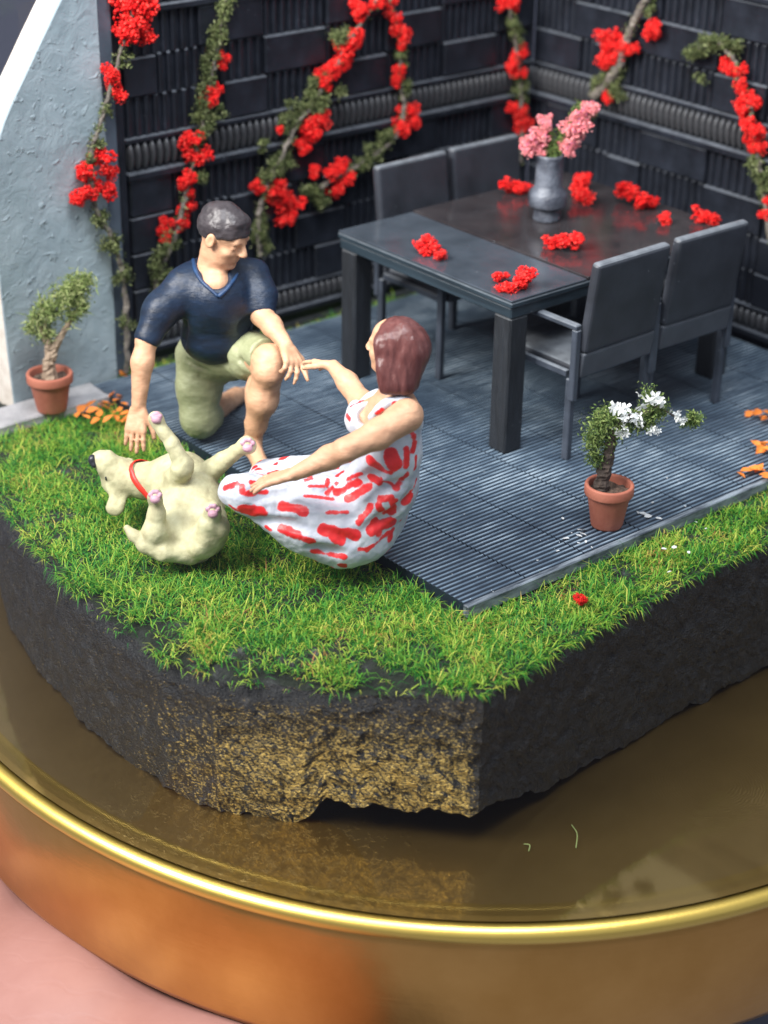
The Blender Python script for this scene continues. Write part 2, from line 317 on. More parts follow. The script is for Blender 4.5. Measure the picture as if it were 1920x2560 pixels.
def figure_mat(name, c0, c1, c2=None, rough=.5, layer=.25, spec=.4, streak=(1, 1, 3)):
    "hand-brushed acrylic on a printed figurine: brush streaks plus faint print layers"
    mt, nt, b = M_(name); co = objco(nt, streak); f = noise_tex(nt, 13, 5, .6, co)
    st = [(.3, c0), (.66, c1)] + ([(.80, c2)] if c2 else [])
    nt.links.new(ramp(nt, f, st), b.inputs['Base Color']); b.inputs['Roughness'].default_value = rough; b.inputs['Specular IOR Level'].default_value = spec
    w = N(nt, 'ShaderNodeTexWave', wave_type='BANDS', bands_direction='Z', Scale=75., Distortion=2.2, Detail=2.); nt.links.new(objco(nt), w.inputs['Vector'])
    n1 = bump(nt, b, w.outputs['Fac'], layer*.6, .002); bump(nt, b, noise_tex(nt, 45, 4, .6, co), .35, .006, n1); return mt
MAT['skin'] = figure_mat('figure_skin_paint', (.48, .26, .15), (.59, .34, .205), (.66, .41, .265), .5)
MAT['skin2'] = figure_mat('figure_skin_paint_pale', (.46, .25, .15), (.57, .33, .20), (.64, .40, .26), .5)
MAT['navy'] = figure_mat('navy_shirt_paint', (.005, .010, .021), (.008, .020, .046), (.03, .055, .11), .42, .25)
MAT['collar'] = figure_mat('blue_collar_paint', (.008, .022, .060), (.012, .042, .11), (.06, .12, .24), .42)
MAT['khaki'] = figure_mat('khaki_shorts_paint', (.235, .250, .135), (.31, .325, .19), (.42, .44, .31), .45, .12)
MAT['hair_dark'] = figure_mat('dark_hair_paint', (.022, .018, .020), (.050, .042, .045), (.13, .12, .12), .38, .1)
MAT['hair_brown'] = figure_mat('brown_hair_paint', (.070, .020, .018), (.125, .045, .040), (.30, .15, .13), .28, .05, streak=(3, 3, .8))
MAT['dog'] = figure_mat('cream_dog_paint', (.33, .30, .175), (.52, .50, .305), (.60, .60, .43), .6, .05, streak=(1, 1, 1))
MAT['pad'] = figure_mat('pink_pad_paint', (.36, .19, .24), (.54, .32, .39), None, .5, .0)
MAT['redpaint'] = paint('red_collar_paint', (.60, .02, .015), (.75, .04, .02), 20, .45, 60, .3, .003)
MAT['black'] = paint('black_nose_paint', (.012, .014, .018), (.03, .032, .04), 20, .35, 60, .3, .003)
def dress_mat():
    mt, nt, b = M_('patterned_dress_paint'); co = objco(nt)
    a = N(nt, 'ShaderNodeAttribute', attribute_name='stroke')
    jit = noise_tex(nt, 24, 3, .6, co); j = N(nt, 'ShaderNodeMath', operation='MULTIPLY_ADD'); nt.links.new(jit, j.inputs[0]); j.inputs[1].default_value = .026; nt.links.new(a.outputs['Fac'], j.inputs[2])
    k = ramp(nt, j.outputs[0], [(.0115, (1, 1, 1)), (.0140, (0, 0, 0))])
    wh = ramp(nt, noise_tex(nt, 9, 5, .6, co), [(.3, (.36, .39, .46)), (.55, (.52, .545, .60)), (.75, (.66, .675, .71))])
    rd = ramp(nt, noise_tex(nt, 16, 4, .6, co), [(.3, (.62, .012, .016)), (.65, (.80, .03, .03)), (.8, (.84, .11, .10))])
    mx = N(nt, 'ShaderNodeMix', data_type='RGBA'); nt.links.new(k, mx.inputs[0]); nt.links.new(wh, mx.inputs[6]); nt.links.new(rd, mx.inputs[7])
    nt.links.new(mx.outputs[2], b.inputs['Base Color']); b.inputs['Roughness'].default_value = .42
    n1 = bump(nt, b, noise_tex(nt, 35, 4, .6, co), .3, .006); bump(nt, b, k, .2, .004, n1); return mt
MAT['dress'] = dress_mat()
def hand_mat():
    mt, nt, b = M_('holding_hand_skin'); co = objco(nt)
    nt.links.new(ramp(nt, noise_tex(nt, 2.2, 5, .6, co), [(.3, (.19, .085, .070)), (.7, (.235, .118, .10))]), b.inputs['Base Color']); b.inputs['Roughness'].default_value = .5
    b.inputs['Subsurface Weight'].default_value = .0
    w = N(nt, 'ShaderNodeTexWave', wave_type='BANDS', bands_direction='DIAGONAL', Scale=3.2, Distortion=7., Detail=4.); nt.links.new(co, w.inputs['Vector'])
    bump(nt, b, ramp(nt, w.outputs['Fac'], [(.0, (0, 0, 0)), (.10, (1, 1, 1))]), .06, .008); return mt
MAT['hand'] = hand_mat()
def glass_mat():
    mt, nt, b = M_('clear_dome_glass'); nt.nodes.remove(b); tr = N(nt, 'ShaderNodeBsdfTransparent'); gl = N(nt, 'ShaderNodeBsdfGlossy', Roughness=.02)
    fr = N(nt, 'ShaderNodeFresnel', IOR=1.45); mu = N(nt, 'ShaderNodeMath', operation='MULTIPLY'); mu.inputs[1].default_value = .45; nt.links.new(fr.outputs[0], mu.inputs[0])
    mx = N(nt, 'ShaderNodeMixShader'); nt.links.new(mu.outputs[0], mx.inputs[0]); nt.links.new(tr.outputs[0], mx.inputs[1]); nt.links.new(gl.outputs[0], mx.inputs[2])
    nt.links.new(mx.outputs[0], nt.nodes['Material Output'].inputs[0]); return mt
MAT['glass'] = glass_mat()
MAT['ground'] = paint('backdrop_grey', (.11, .112, .15), (.13, .132, .175), .6, .8, 20, 0)

# ------------------------------------------------------------------ the surface far below
g = link('ground', mesh('ground', [(-60, -60, -2.6), (60, -60, -2.6), (60, 60, -2.6), (-60, 60, -2.6)], [(0, 1, 2, 3)], MAT['ground'])); tag(g, kind='structure')

# ------------------------------------------------------------------ brass base (oval), glass dome
BC = np.array([1.380, 1.510]); BA, BB = 2.716, 3.086; ZF = -.72
def oval(off, z, n=160):
    t = np.linspace(0, 2*np.pi, n, endpoint=False)
    p = BC[None]+np.outer((BA+off)*np.cos(t), RH[:2])+np.outer((BB+off)*np.sin(t), DH[:2]); return np.c_[p, np.full(n, z)]
def oval_sweep(prof, n=160):
    vs = np.vstack([oval(o, z, n) for o, z in prof]); fs = []
    for i in range(len(prof)-1):
        for k in range(n): fs.append((i*n+k, i*n+(k+1) % n, (i+1)*n+(k+1) % n, (i+1)*n+k))
    return vs, fs
base = thing('display_base', (BC[0], BC[1], ZF-.68), 'round brass display base with a rolled bright gold rim, held by a hand', 'display base')
vs, fs = oval_sweep([(-2.6, ZF), (-1.5, ZF), (-.4, ZF), (-.035, ZF)]); fs.append(tuple(range(160))[::-1]); part('floor_plate', vs, fs, MAT['brass_floor'], base)
rr = .038; vs, fs = oval_sweep([(-.012+rr*1.0*math.cos(a), ZF-.038+rr*math.sin(a)) for a in np.linspace(math.pi*1.08, -math.pi*.62, 18)]); part('rim', vs, fs, MAT['brass_rim'], base, True)
vs, fs = oval_sweep([(-.035, ZF-.06), (-.020, ZF-.08), (-.012, ZF-.12), (-.012, ZF-.62), (-.03, ZF-.66), (-.08, ZF-.68), (-2.4, ZF-.68)]); part('side_band', vs, fs, MAT['brass_side'], base, True)

# ------------------------------------------------------------------ cast block
top_pts = [(-.70, 2.62), (-.86, 2.25), (-.96, 1.95), (-1.04, 1.58), (-1.09, 1.2), (-1.10, .80), (-1.07, .52), (-1.00, .30), (-.84, .10), (-.64, -.14), (-.48, -.31), (-.33, -.47), (.10, -.425), (.5, -.385), (1.0, -.36), (1.6, -.35), (2.75, -.33), (3.18, .1), (3.30, 1.2), (3.28, 2.4), (3.1, 3.1), (2.2, 3.30), (.9, 3.32), (-.2, 3.2), (-.55, 2.95)]
def resample(P, step):
    P = np.asarray(P, float); out = []
    for i in range(len(P)):
        a, b = P[i], P[(i+1) % len(P)]; n = max(1, int(np.linalg.norm(b-a)/step))
        for k in range(n): out.append(a+(b-a)*k/n)
    return np.array(out)
ring = resample(top_pts, .016); cen = np.array([1.1, 1.3]); nR = len(ring); ZT = -.055
prev, nxt = np.roll(ring, 1, 0), np.roll(ring, -1, 0); tg = nxt-prev; outn = np.c_[tg[:, 1], -tg[:, 0]]; outn /= np.linalg.norm(outn, axis=1)[:, None]
def ztop(x, y, e): return ZT-.055*min(1, max(0, (-.38-x)/.3))*min(1, max(0, (1.3-y)/.5))*math.exp(-(e/.09)**2)
vs, fs = [], []
levels = np.linspace(0, 1, 34)
for li, t in enumerate(levels):
    for i, p in enumerate(ring):
        q3 = (p[0], p[1], t*.55)
        # underside broken away near the front corner
        wl0 = min(1, max(0, (-.38-p[0])/.3)); tt = ((p[0]+.84)*.51+(p[1]-.10)*-.57)/.585
        if p[0] < -.33 and p[1] < .6: lift = .004 if tt < .08 else (.11*min(1, (tt-.08)/.16)+.06*max(0, tt-.3)+.030*fbm((p[0], p[1], 9.), 9., 4))
        elif p[1] < 0: lift = .15*max(0, 1-(p[0]+.33)/.75)**1.5+.015+.018*fbm((p[0], p[1], 9.), 7., 4)
        else: lift = .006
        zb = ZF+max(.003, lift)
        zt_ = ztop(p[0], p[1], 0)+.022*wl0*fbm((p[0], p[1], 4.), 11., 4); z = zt_+(zb-zt_)*t
        wl_ = min(1, max(0, (-.38-p[0])/.4)); soft = .045*math.exp(-((t)/.06)**2)*(.25+.75*wl_)
        inset = -.015*t-.02*t*wl_
        nz = .015*fbm(q3, 5., 4)+.006*fbm(q3, 20., 4)+.006*fbm(q3, 60., 2)
        q = p+outn[i]*(nz-soft+inset)
        vs.append((q[0], q[1], z+(.012*fbm(q3, 14., 3) if 0 < li < 33 else (.02*fbm(q3, 16., 3) if li == 33 else 0))))
for li in range(len(levels)-1):
    for i in range(nR): fs.append((li*nR+i, (li+1)*nR+i, (li+1)*nR+(i+1) % nR, li*nR+(i+1) % nR))
blk = thing('cast_block', (1.1, 1.3, ZF), 'thick rough black block under the lawn, speckled with gold at its front', 'block')
part('side_face', vs, fs, MAT['block'], blk)
# turf surface: rings shrinking inwards
vs2, fs2 = [], []
for li, s in enumerate((1., .985, .97, .95, .925, .89, .83, .7, .4)):
    for i, p in enumerate(ring):
        base_v = vs[i]; q = cen+(np.array(base_v[:2])-cen)*s
        ed_ = math.hypot(q[0]-base_v[0], q[1]-base_v[1]); vs2.append((q[0], q[1], (ztop(p[0], p[1], ed_)+.010*fbm((q[0], q[1], 0), 5., 4)+.010*fbm((q[0], q[1], 0), 24., 3)) if li else base_v[2]))
for li in range(8):
    for i in range(nR): fs2.append((li*nR+i, li*nR+(i+1) % nR, (li+1)*nR+(i+1) % nR, (li+1)*nR+i))
fs2.append(tuple(range(8*nR, 9*nR)))
part('turf_top', vs2, fs2, MAT['turf'], blk)

# ------------------------------------------------------------------ deck
deck = thing('deck', (0, 0, ZT), 'blue-grey ribbed patio deck under the table and chairs', 'deck')
PW, X0, Y1 = .334, .015, 2.74
pitch = .0265
def panel_mesh(w):
    vs, fs = [], []; ys = np.arange(.02, Y1-.01, pitch); prof = []
    for y in ys: prof += [(y, -.0062), (y+.0045, -.0062), (y+.009, -.001), (y+.014, 0), (y+.0195, -.001), (y+.0238, -.0062)]
    prof = [(prof[0][0], -.05)]+prof+[(prof[-1][0]+.003, -.05)]
    for x in (0, w):
        for y, z in prof: vs.append((x, y, z))
    n = len(prof)
    for i in range(n-1): fs.append((i, n+i, n+i+1, i+1))
    fs.append(tuple(range(n))); fs.append(tuple(range(n, 2*n))[::-1])
    return mesh('deck_panel', vs, fs, MAT['deck'])
pm = panel_mesh(PW-.006)
for i in range(9):
    o = link('deck_panel', pm, deck, (X0+i*PW, random.uniform(-.002, .002), -ZT))
bm = bmesh.new(); bm_box(bm, (0, -.016, .005), (X0+9*PW, .014, -ZT+.004), .004); link('edge_trim', bm_mesh('edge_trim', bm, MAT['deck_trim']), deck)
bm = bmesh.new(); bm_box(bm, (.02, .015, .002), (X0+9*PW-.02, Y1-.01, .04), .0); link('underlay', bm_mesh('underlay', bm, MAT['table']), deck)

# ------------------------------------------------------------------ fences
_cache = {}
def plain_block(w, h):
    k = ('p', round(w, 3), round(h, 3))
    if k not in _cache:
        bm = bmesh.new(); bm_box(bm, (.004, -.034, .004), (w-.004, .0, h-.004), .007); _cache[k] = bm_mesh('plain_block', bm, MAT['fence'])
    return _cache[k]
def ribbed_block(w, h):
    k = ('r', round(w, 3), round(h, 3))
    if k not in _cache:
        vs, fs = [], []; n = max(2, round(w/.052)); pw = w/n
        for i in range(n):
            x = i*pw; pr_ = [(x+pw*.16, 0), (x+pw*.28, -.016), (x+pw*.5, -.021), (x+pw*.72, -.016), (x+pw*.84, 0)]; b0 = len(vs)
            for z, sh in ((0.0, 1.), (.008, 1.), (h-.008, 1.), (h, .4)):
                for a, y in pr_: vs.append((a, y*sh, z))
            for l in range(3):
                for j in range(4): fs.append((b0+l*5+j, b0+l*5+j+1, b0+(l+1)*5+j+1, b0+(l+1)*5+j))
            fs.append(tuple(range(b0, b0+5))[::-1]); fs.append(tuple(range(b0+15, b0+20)))
        _cache[k] = mesh('ribbed_block', vs, fs, MAT['fence'])
    return _cache[k]
def bead_mesh(w, h, d):
    k = ('b', round(w, 3), round(h, 3))
    if k not in _cache:
        vs, fs = [], []; nl, ns = 7, 7
        for i in range(nl):
            t = i/(nl-1); z = h*t; s = max(.12, math.sin(math.pi*min(1, max(0, .08+.86*t)))**.45); lean = .35*d*(t-.3)
            for j in range(ns):
                a = math.pi*j/(ns-1); vs.append((w/2-w/2*s*.96*math.cos(a), -d*s*math.sin(a)-lean*math.sin(a)*.6, z))
        for i in range(nl-1):
            for j in range(ns-1): fs.append((i*ns+j, i*ns+j+1, (i+1)*ns+j+1, (i+1)*ns+j))
        fs.append(tuple(range(ns))[::-1]); fs.append(tuple(range((nl-1)*ns, nl*ns)))
        _cache[k] = mesh('scallop', vs, fs, MAT['fence_band'], True)
    return _cache[k]
def build_fence(loc, rz, L, label, rows, s0):
    f = thing('fence', loc, label, 'fence', None, rz)
    box_part('back_board', (0, 0, -.02), (L, .06, 2.10), MAT['fence'], f, .004)
    for (z0, z1, cells) in rows:
        x = s0
        for typ, w in cells:
            if x >= L-.02: break
            w = min(w, L-.012-x)
            me = plain_block(w, z1-z0) if typ == 'P' else ribbed_block(w, z1-z0)
            link('plain_block' if typ == 'P' else 'ribbed_block', me, f, (x, .002, z0)); x += w
    for zb, h in ((.985, .135), (1.765, .135), (.075, .10)):
        w = .0415; n = int((L-.012-s0)/w); me = bead_mesh(w, h, .044)
        for i in range(n): link('scallop', me, f, (s0+i*w, .001, zb))
    for z0, z1, d in ((.945, .983, .050), (1.122, 1.150, .030), (1.728, 1.762, .046), (1.903, 1.93, .03), (.177, .20, .03), (.04, .073, .04)):
        box_part('moulding', (s0-.01, -d, z0), (L-.008, .001, z1), MAT['fence'], f, .006)
    return f
def rand_row(seed, L):
    r = random.Random(seed); out, t = [], r.choice('PR'); s = 0
    while s < L: w = r.choice((.20, .26, .34, .39)); out.append((t, w)); s += w; t = 'R' if t == 'P' else 'P'
    return out
rowsA = [(.20, .385, rand_row(1, 3)), (.385, .57, rand_row(2, 3)), (.57, .757, rand_row(3, 3)), (.757, .943, [('P', .25), ('R', .17), ('R', .39), ('P', .39), ('R', .39), ('P', .39), ('R', .39), ('P', .39)]),
         (1.152, 1.340, [('R', .26), ('R', .18), ('R', .13), ('P', .27), ('R', .39), ('P', .39), ('R', .39), ('P', .39), ('R', .3)]),
         (1.340, 1.532, [('P', .19), ('R', .25), ('R', .38), ('P', .39), ('R', .39), ('P', .39), ('R', .39), ('P', .3)]),
         (1.532, 1.727, [('R', .43), ('P', .39), ('R', .39), ('P', .39), ('R', .39), ('P', .39), ('R', .39)]), (1.932, 2.09, rand_row(5, 3))]
fa = build_fence((.20, 2.87, 0), 0, 2.85, 'black fence of ribbed and plain blocks behind the kneeling man and two far chairs', rowsA, .14)
box_part('end_post', (0.0, -.05, -.05), (.075, -.002, 2.10), MAT['post'], fa, .006)
box_part('stile', (.077, -.032, -.05), (.128, -.002, 2.10), MAT['fence'], fa, .006)
rowsB = [(.20, .385, rand_row(11, 3)), (.385, .57, [('P', .3), ('R', .5), ('P', .4), ('R', .5), ('P', .4), ('R', .5)]), (.57, .757, [('P', .3), ('R', .3), ('P', .25), ('R', .45), ('P', .4), ('R', .5), ('P', .4)]), (.757, .943, [('R', .12), ('P', .40), ('R', .32), ('P', .47), ('R', .42), ('P', .40), ('R', .5)]),
         (1.152, 1.340, [('P', .36), ('R', .10), ('P', .28), ('R', .56), ('P', .35), ('R', .42), ('P', .5)]),
         (1.340, 1.532, [('R', .30), ('P', .40), ('R', .06), ('P', .56), ('R', .50), ('P', .4), ('R', .4)]),
         (1.532, 1.727, [('P', .42), ('R', .32), ('P', .18), ('R', .40), ('P', .52), ('R', .4), ('P', .4)]), (1.932, 2.09, rand_row(15, 3))]
fb = build_fence((3.05, 2.87, 0), -math.pi/2, 2.75, 'black fence of ribbed and plain blocks behind the dining table, on the right', rowsB, .03)

# ------------------------------------------------------------------ grey plaster wall with raw core, ledge
wl = thing('plaster_wall', (-.1, 2.9, -.06), 'blue-grey plastered wall with a sloping cream cut edge, left of the black fence', 'wall')
out = catmull([(.192, -.06), (.192, .5), (.192, 1.2), (.192, 2.1)], 3).tolist()+[(.08, 2.1)]+catmull([(.03, 1.88), (-.16, 1.60), (-.345, 1.30), (-.40, 1.05), (-.41, .75), (-.40, .3), (-.385, -.06)], 5).tolist()
def ragged(p): return (p[0]+(.006*fbm((p[0], p[1], 3), 18, 3) if p[0] > .18 else 0), p[1])
out = [ragged(p) for p in out]; n = len(out); YF, YB = 2.80, 2.99
part('front_face', [(p[0], YF, p[1]) for p in out]+[(p[0], YF+.016, p[1]) for p in out], [tuple(range(n))[::-1]]+[(i, (i+1) % n, n+(i+1) % n, n+i) for i in range(n)], MAT['plaster'], wl)
part('core', [(p[0]-.002*0, YF+.017, p[1]) for p in out]+[(p[0]*1.0, YB, p[1]) for p in out], [tuple(range(n))[::-1], tuple(range(n, 2*n))]+[(i, (i+1) % n, n+(i+1) % n, n+i) for i in range(n)], MAT['cream'], wl)
lg = thing('ledge', (-.3, 2.70, -.05), 'pale grey plaster ledge in front of the blue-grey wall, under a pot', 'ledge')
bm = bmesh.new(); bm_box(bm, (-.33, -.105, -.005), (.33, .098, .045), .006)
bmesh.ops.subdivide_edges(bm, edges=bm.edges[:], cuts=4)
for v in bm.verts: v.co.z += .006*fbm((v.co.x, v.co.y, 1), 12, 3); v.co.y += .004*fbm((v.co.x, v.co.z, 5), 14, 3)
link('slab', bm_mesh('slab', bm, MAT['ledge']), lg)
box_part('dark_base', (-.325, -.10, -.02), (.325, .09, -.004), MAT['black'], lg, .0)

# ------------------------------------------------------------------ dining table
tb = thing('dining_table', (1.80, 1.50, 0), 'dark blue-black dining table with a glossy top set with red flowers', 'table')
TX0, TX1, TY0, TY1 = 1.05-1.8, 2.60-1.8, .90-1.5, 2.12-1.5
box_part('apron', (TX0+.008, TY0+.008, .660), (TX1-.008, TY1-.008, .712), MAT['table'], tb, .006)
box_part('edge_frame', (TX0, TY0, .7125), (TX1, TY1, .738), MAT['table'], tb, .005)
box_part('front_leaf', (TX0+.003, TY0+.003, .7385), (1.522-1.8, TY1-.003, .750), MAT['top_front'], tb, .003)
box_part('back_leaf', (1.526-1.8, TY0+.003, .7385), (TX1-.003, TY1-.003, .757), MAT['top_back'], tb, .003)
for x in (TX0+.012, TX1-.122):
    for y in (TY0+.012, TY1-.122): box_part('leg', (x, y, .0), (x+.11, y+.11, .6595), MAT['table_leg'], tb, .008)

# ------------------------------------------------------------------ chairs
def make_chair():
    c = thing('dining_chair', (0, 0, 0), 'x', 'chair'); w = .235       # faces +y, back at y ~ 0
    def tilt(a, p): return Matrix.Translation(p) @ Matrix.Rotation(a, 4, 'X') @ Matrix.Translation(-Vector(p))
    T = tilt(math.radians(7), (0, 0, .40))
    box_part('backrest', (-w, -.030, .525), (w, .022, .957), MAT['chair'], c, .025, T, 4)
    box_part('backrest_band', (-w+.003, -.027, .405), (w-.003, .020, .5245), MAT['chair_band'], c, .010, T, 2)
    box_part('seat', (-w+.012, .03, .395), (w-.012, .49, .445), MAT['chair'], c, .014, None, 2)
    for s in (-1, 1):
        x = s*(w+.0)
        box_part('leg', (x-.0165-(.012 if s < 0 else -.012), -.005, 0), (x+.0165-(.012 if s < 0 else -.012), .033, .394), MAT['chair_frame'], c, .004)
        box_part('leg', (x-.0165+s*.018, .452, 0), (x+.0165+s*.018, .488, .635), MAT['chair_frame'], c, .004)
        box_part('armrest', (x-.019+s*.020, -.02, .636), (x+.019+s*.020, .488, .660), MAT['chair_frame'], c, .005)
        box_part('rear_upright', (x-.0165+s*.020, -.024, .30), (x+.0165+s*.020, .008, .6355), MAT['chair_frame'], c, .004)
        box_part('seat_rail', (x-.013+s*.015, .034, .40), (x+.010+s*.015, .451, .43), MAT['chair_frame'], c, .003)
    return c
chair0 = make_chair()
def copy_tree(o, parent=None):
    c = o.copy(); COL.objects.link(c); c.parent = parent
    for ch in list(o.children): copy_tree(ch, c)
    return c
spots = [(1.505, .70, .015, 'near dark grey dining chair seen from behind, beside the white-flowered pot'), (2.035, .705, -.02, 'dark grey dining chair seen from behind, nearest the right fence'),
         (1.665, 2.235, math.pi+.01, 'dark grey dining chair on the far table side, nearer the kneeling man'), (2.175, 2.245, math.pi-.02, 'dark grey dining chair on the far table side, behind the vase')]
for i, (x, y, rz, lab) in enumerate(spots):
    o = chair0 if i == 0 else copy_tree(chair0)
    o.location = (x, y, 0); o.rotation_euler = (0, 0, rz); tag(o, lab, 'chair', 'dining chairs round the table')

# ------------------------------------------------------------------ flock clumps and foliage
OCT_V = np.array([(1, 0, 0), (-1, 0, 0), (0, 1, 0), (0, -1, 0), (0, 0, 1), (0, 0, -1)], float); OCT_F = np.array([(0, 2, 4), (2, 1, 4), (1, 3, 4), (3, 0, 4), (2, 0, 5), (1, 2, 5), (3, 1, 5), (0, 3, 5)])
def rand_rot(n, r=rng):
    q = r.normal(size=(n, 4)); q /= np.linalg.norm(q, axis=1)[:, None]; w, x, y, z = q.T
    return np.stack([1-2*(y*y+z*z), 2*(x*y-z*w), 2*(x*z+y*w), 2*(x*y+z*w), 1-2*(x*x+z*z), 2*(y*z-x*w), 2*(x*z-y*w), 2*(y*z+x*w), 1-2*(x*x+y*y)], 1).reshape(n, 3, 3)
def crumbs(P, size, r=rng):
    "tiny irregular crumbs at P"
    n = len(P); s = size*r.uniform(.55, 1.35, (n, 1, 1))*r.uniform(.6, 1.4, (n, 1, 3)); V = (OCT_V[None]*s*r.uniform(.8, 1.2, (n, 6, 1))) @ rand_rot(n, r).transpose(0, 2, 1)+P[:, None]
    F = (OCT_F[None]+6*np.arange(n)[:, None, None]).reshape(-1, 3); return V.reshape(-1, 3), F
def lump_points(n, centers, radii, r=rng):
    k = r.integers(0, len(centers), n); d = r.normal(size=(n, 3)); d /= np.linalg.norm(d, axis=1)[:, None]
    return centers[k]+d*(radii[k]*r.uniform(.55, 1.06, n))[:, None]
def cluster_variant(seed, ext=(1, 1, 1), n=420, bit=.085, lumps=7):
    r = np.random.default_rng(seed); c = r.uniform(-.62, .62, (lumps, 3))*np.array(ext); rad = r.uniform(.28, .46, lumps); return crumbs(lump_points(n, c, rad, r), bit, r)
RED = [mesh('red_flower', *cluster_variant(s, e), MAT['red']) for s, e in ((1, (1, .7, 1)), (2, (.8, .7, 1.1)), (3, (1.1, .7, .7)), (4, (.8, .8, .8)))]
PINK = [mesh('pink_flower', *cluster_variant(s, e, 520, .07, 9), MAT['pink']) for s, e in ((21, (.8, .6, .9)), (22, (.9, .6, .7)))]
def blossom_variant(seed):
    r = np.random.default_rng(seed); vs, fs = [], []
    for k in range(5):
        c = r.uniform(-.5, .5, 3); R = rand_rot(1, r)[0]
        for p in range(5):
            a = 2*math.pi*p/5; b0 = len(vs); pts = [(0, 0, 0), (.35*math.cos(a-.5), .35*math.sin(a-.5), .12), (.62*math.cos(a-.2), .62*math.sin(a-.2), .10), (.62*math.cos(a+.25), .62*math.sin(a+.25), .18), (.35*math.cos(a+.5), .35*math.sin(a+.5), .08)]
            for q in pts: vs.append(c+R@np.array(q)*r.uniform(.8, 1.1))
            fs.append(tuple(range(b0, b0+5)))
    return mesh('blossom', vs, fs, MAT['white'])
WHITE = [blossom_variant(s) for s in (31, 32, 33)]
def leaf_bits(P, size, r=rng):
    n = len(P); s = size*r.uniform(.6, 1.4, (n, 1, 1)); L = np.array([(-1, 0, 0), (0, -.42, .15), (1.1, 0, 0), (0, .42, .15)], float)
    V = (L[None]*s) @ rand_rot(n, r).transpose(0, 2, 1)+P[:, None]; F = np.arange(4*n).reshape(n, 4); return V.reshape(-1, 3), F
def blades(P, size, r=rng):
    n = len(P); s = size*r.uniform(.6, 1.5, (n, 1, 1)); L = np.array([(-.1, 0, 0), (.1, 0, 0), (.0, .25, 1.)], float)*np.array((1, 1, 1)); 
    V = (L[None]*s) @ rand_rot(n, r).transpose(0, 2, 1)+P[:, None]; return V.reshape(-1, 3), np.arange(3*n).reshape(n, 3)
def flower(parent, name, me, pos, size, flat=1.):
    off = np.zeros(3); p = parent
    while p is not None: off += np.array(p.location); p = p.parent
    o = link(name, me, parent, tuple(np.asarray(pos)-off)); o.scale = (size, size, size*flat); o.rotation_euler = (random.uniform(-.5, .5), random.uniform(-.5, .5), random.uniform(0, 6.28)); return o

def vine(label, path, green, flowers, proj, stem_r=.011):
    "path, green runs and flower spots given where they lie on the fence face"
    P = catmull([proj(*p) for p in path], 7); P += np.c_[rng.normal(0, .004, (len(P), 3))]
    b = P[-1].copy(); v = thing('climbing_rose', b, label, 'climbing plant', 'climbing roses on the fences')
    rad = stem_r*np.linspace(.75, 1.25, len(P)); part('stem', *tube(P, rad, 7, .25), MAT['vine'], v)
    pts = []
    for (u, w, r, n) in green:
        c = proj(u, w); sub = c+rng.normal(0, 1, (5, 3))*np.array((r*.55, .016, r*.6)); n = int(n*1.9); k = rng.integers(0, 5, n); pts.append(sub[k]+rng.normal(0, 1, (n, 3))*r*.30)
    # a thin green fuzz along the stem
    k = rng.integers(0, len(P), len(P)*9); pts.append(P[k]+rng.normal(0, .014, (len(k), 3)))
    part('foliage', *leaf_bits(np.vstack(pts), .0078), MAT['leafg'], v)
    for i, (u, w, px) in enumerate(flowers):
        c = proj(u, w); flower(v, 'flower_cluster', RED[(i*7+int(u)) % 4], c, px/470*.62)
    return v
pA = lambda u, w: ony(u, w, 2.87-.085)
pL = lambda u, w: ony(u, w, 2.745)
pB = lambda u, w: onx(u, w, 3.05-.085)
vine('climbing rose along the grey wall edge with a big red bunch at top', [(345, -60), (330, 40), (308, 120), (285, 190), (258, 290), (232, 370), (225, 440), (240, 520), (280, 600), (305, 680), (318, 800), (318, 930)],
     [(310, 150, .03, 60), (262, 275, .03, 90), (245, 350, .035, 160), (228, 390, .03, 120), (255, 555, .045, 420), (285, 620, .05, 480), (305, 690, .04, 320), (318, 815, .035, 220)],
     [(318, 15, 74), (360, 20, 72), (340, 62, 70), (322, 88, 60), (362, 92, 44), (276, 192, 46), (296, 228, 48), (250, 402, 56), (270, 428, 46), (212, 440, 58), (222, 478, 58), (262, 484, 52), (192, 498, 40)], pL)
vine('climbing rose with olive leaves hanging down the fence above the man', [(572, -60), (560, 40), (545, 120), (530, 190), (512, 270), (500, 350), (475, 440), (455, 520), (435, 600), (400, 680), (385, 760)],
     [(568, 5, .05, 420), (552, 70, .05, 480), (536, 130, .04, 280), (520, 195, .05, 420), (500, 275, .05, 420), (512, 310, .05, 480), (500, 350, .04, 260), (545, 280, .03, 120), (500, 445, .04, 260), (420, 610, .05, 380), (395, 660, .05, 420), (400, 700, .05, 420)],
     [(557, 152, 44), (533, 228, 46), (522, 250, 42), (478, 362, 58), (496, 388, 64), (462, 452, 56), (474, 482, 30), (466, 530, 46), (458, 562, 44), (418, 565, 46), (410, 590, 36)], pA)
vine('climbing rose running diagonally down the middle of the left fence to the man', [(985, -80), (930, 20), (880, 90), (830, 180), (785, 255), (735, 320), (700, 400), (665, 470), (645, 560), (650, 640)],
     [(845, 95, .045, 320), (815, 210, .05, 480), (790, 245, .055, 560), (755, 275, .05, 420), (720, 290, .04, 260), (715, 400, .05, 420), (695, 420, .05, 420), (670, 450, .05, 420), (650, 365, .03, 140), (650, 560, .05, 380), (655, 605, .05, 380)],
     [(940, 6, 42), (896, 26, 50), (893, 44, 40), (888, 96, 58), (866, 118, 56), (862, 148, 52), (838, 165, 52), (822, 190, 54), (812, 210, 42), (795, 300, 60), (775, 330, 58), (760, 362, 46), (702, 325, 26), (642, 468, 40), (676, 480, 44), (700, 468, 46), (706, 505, 54), (740, 520, 50), (718, 545, 50)], pA)
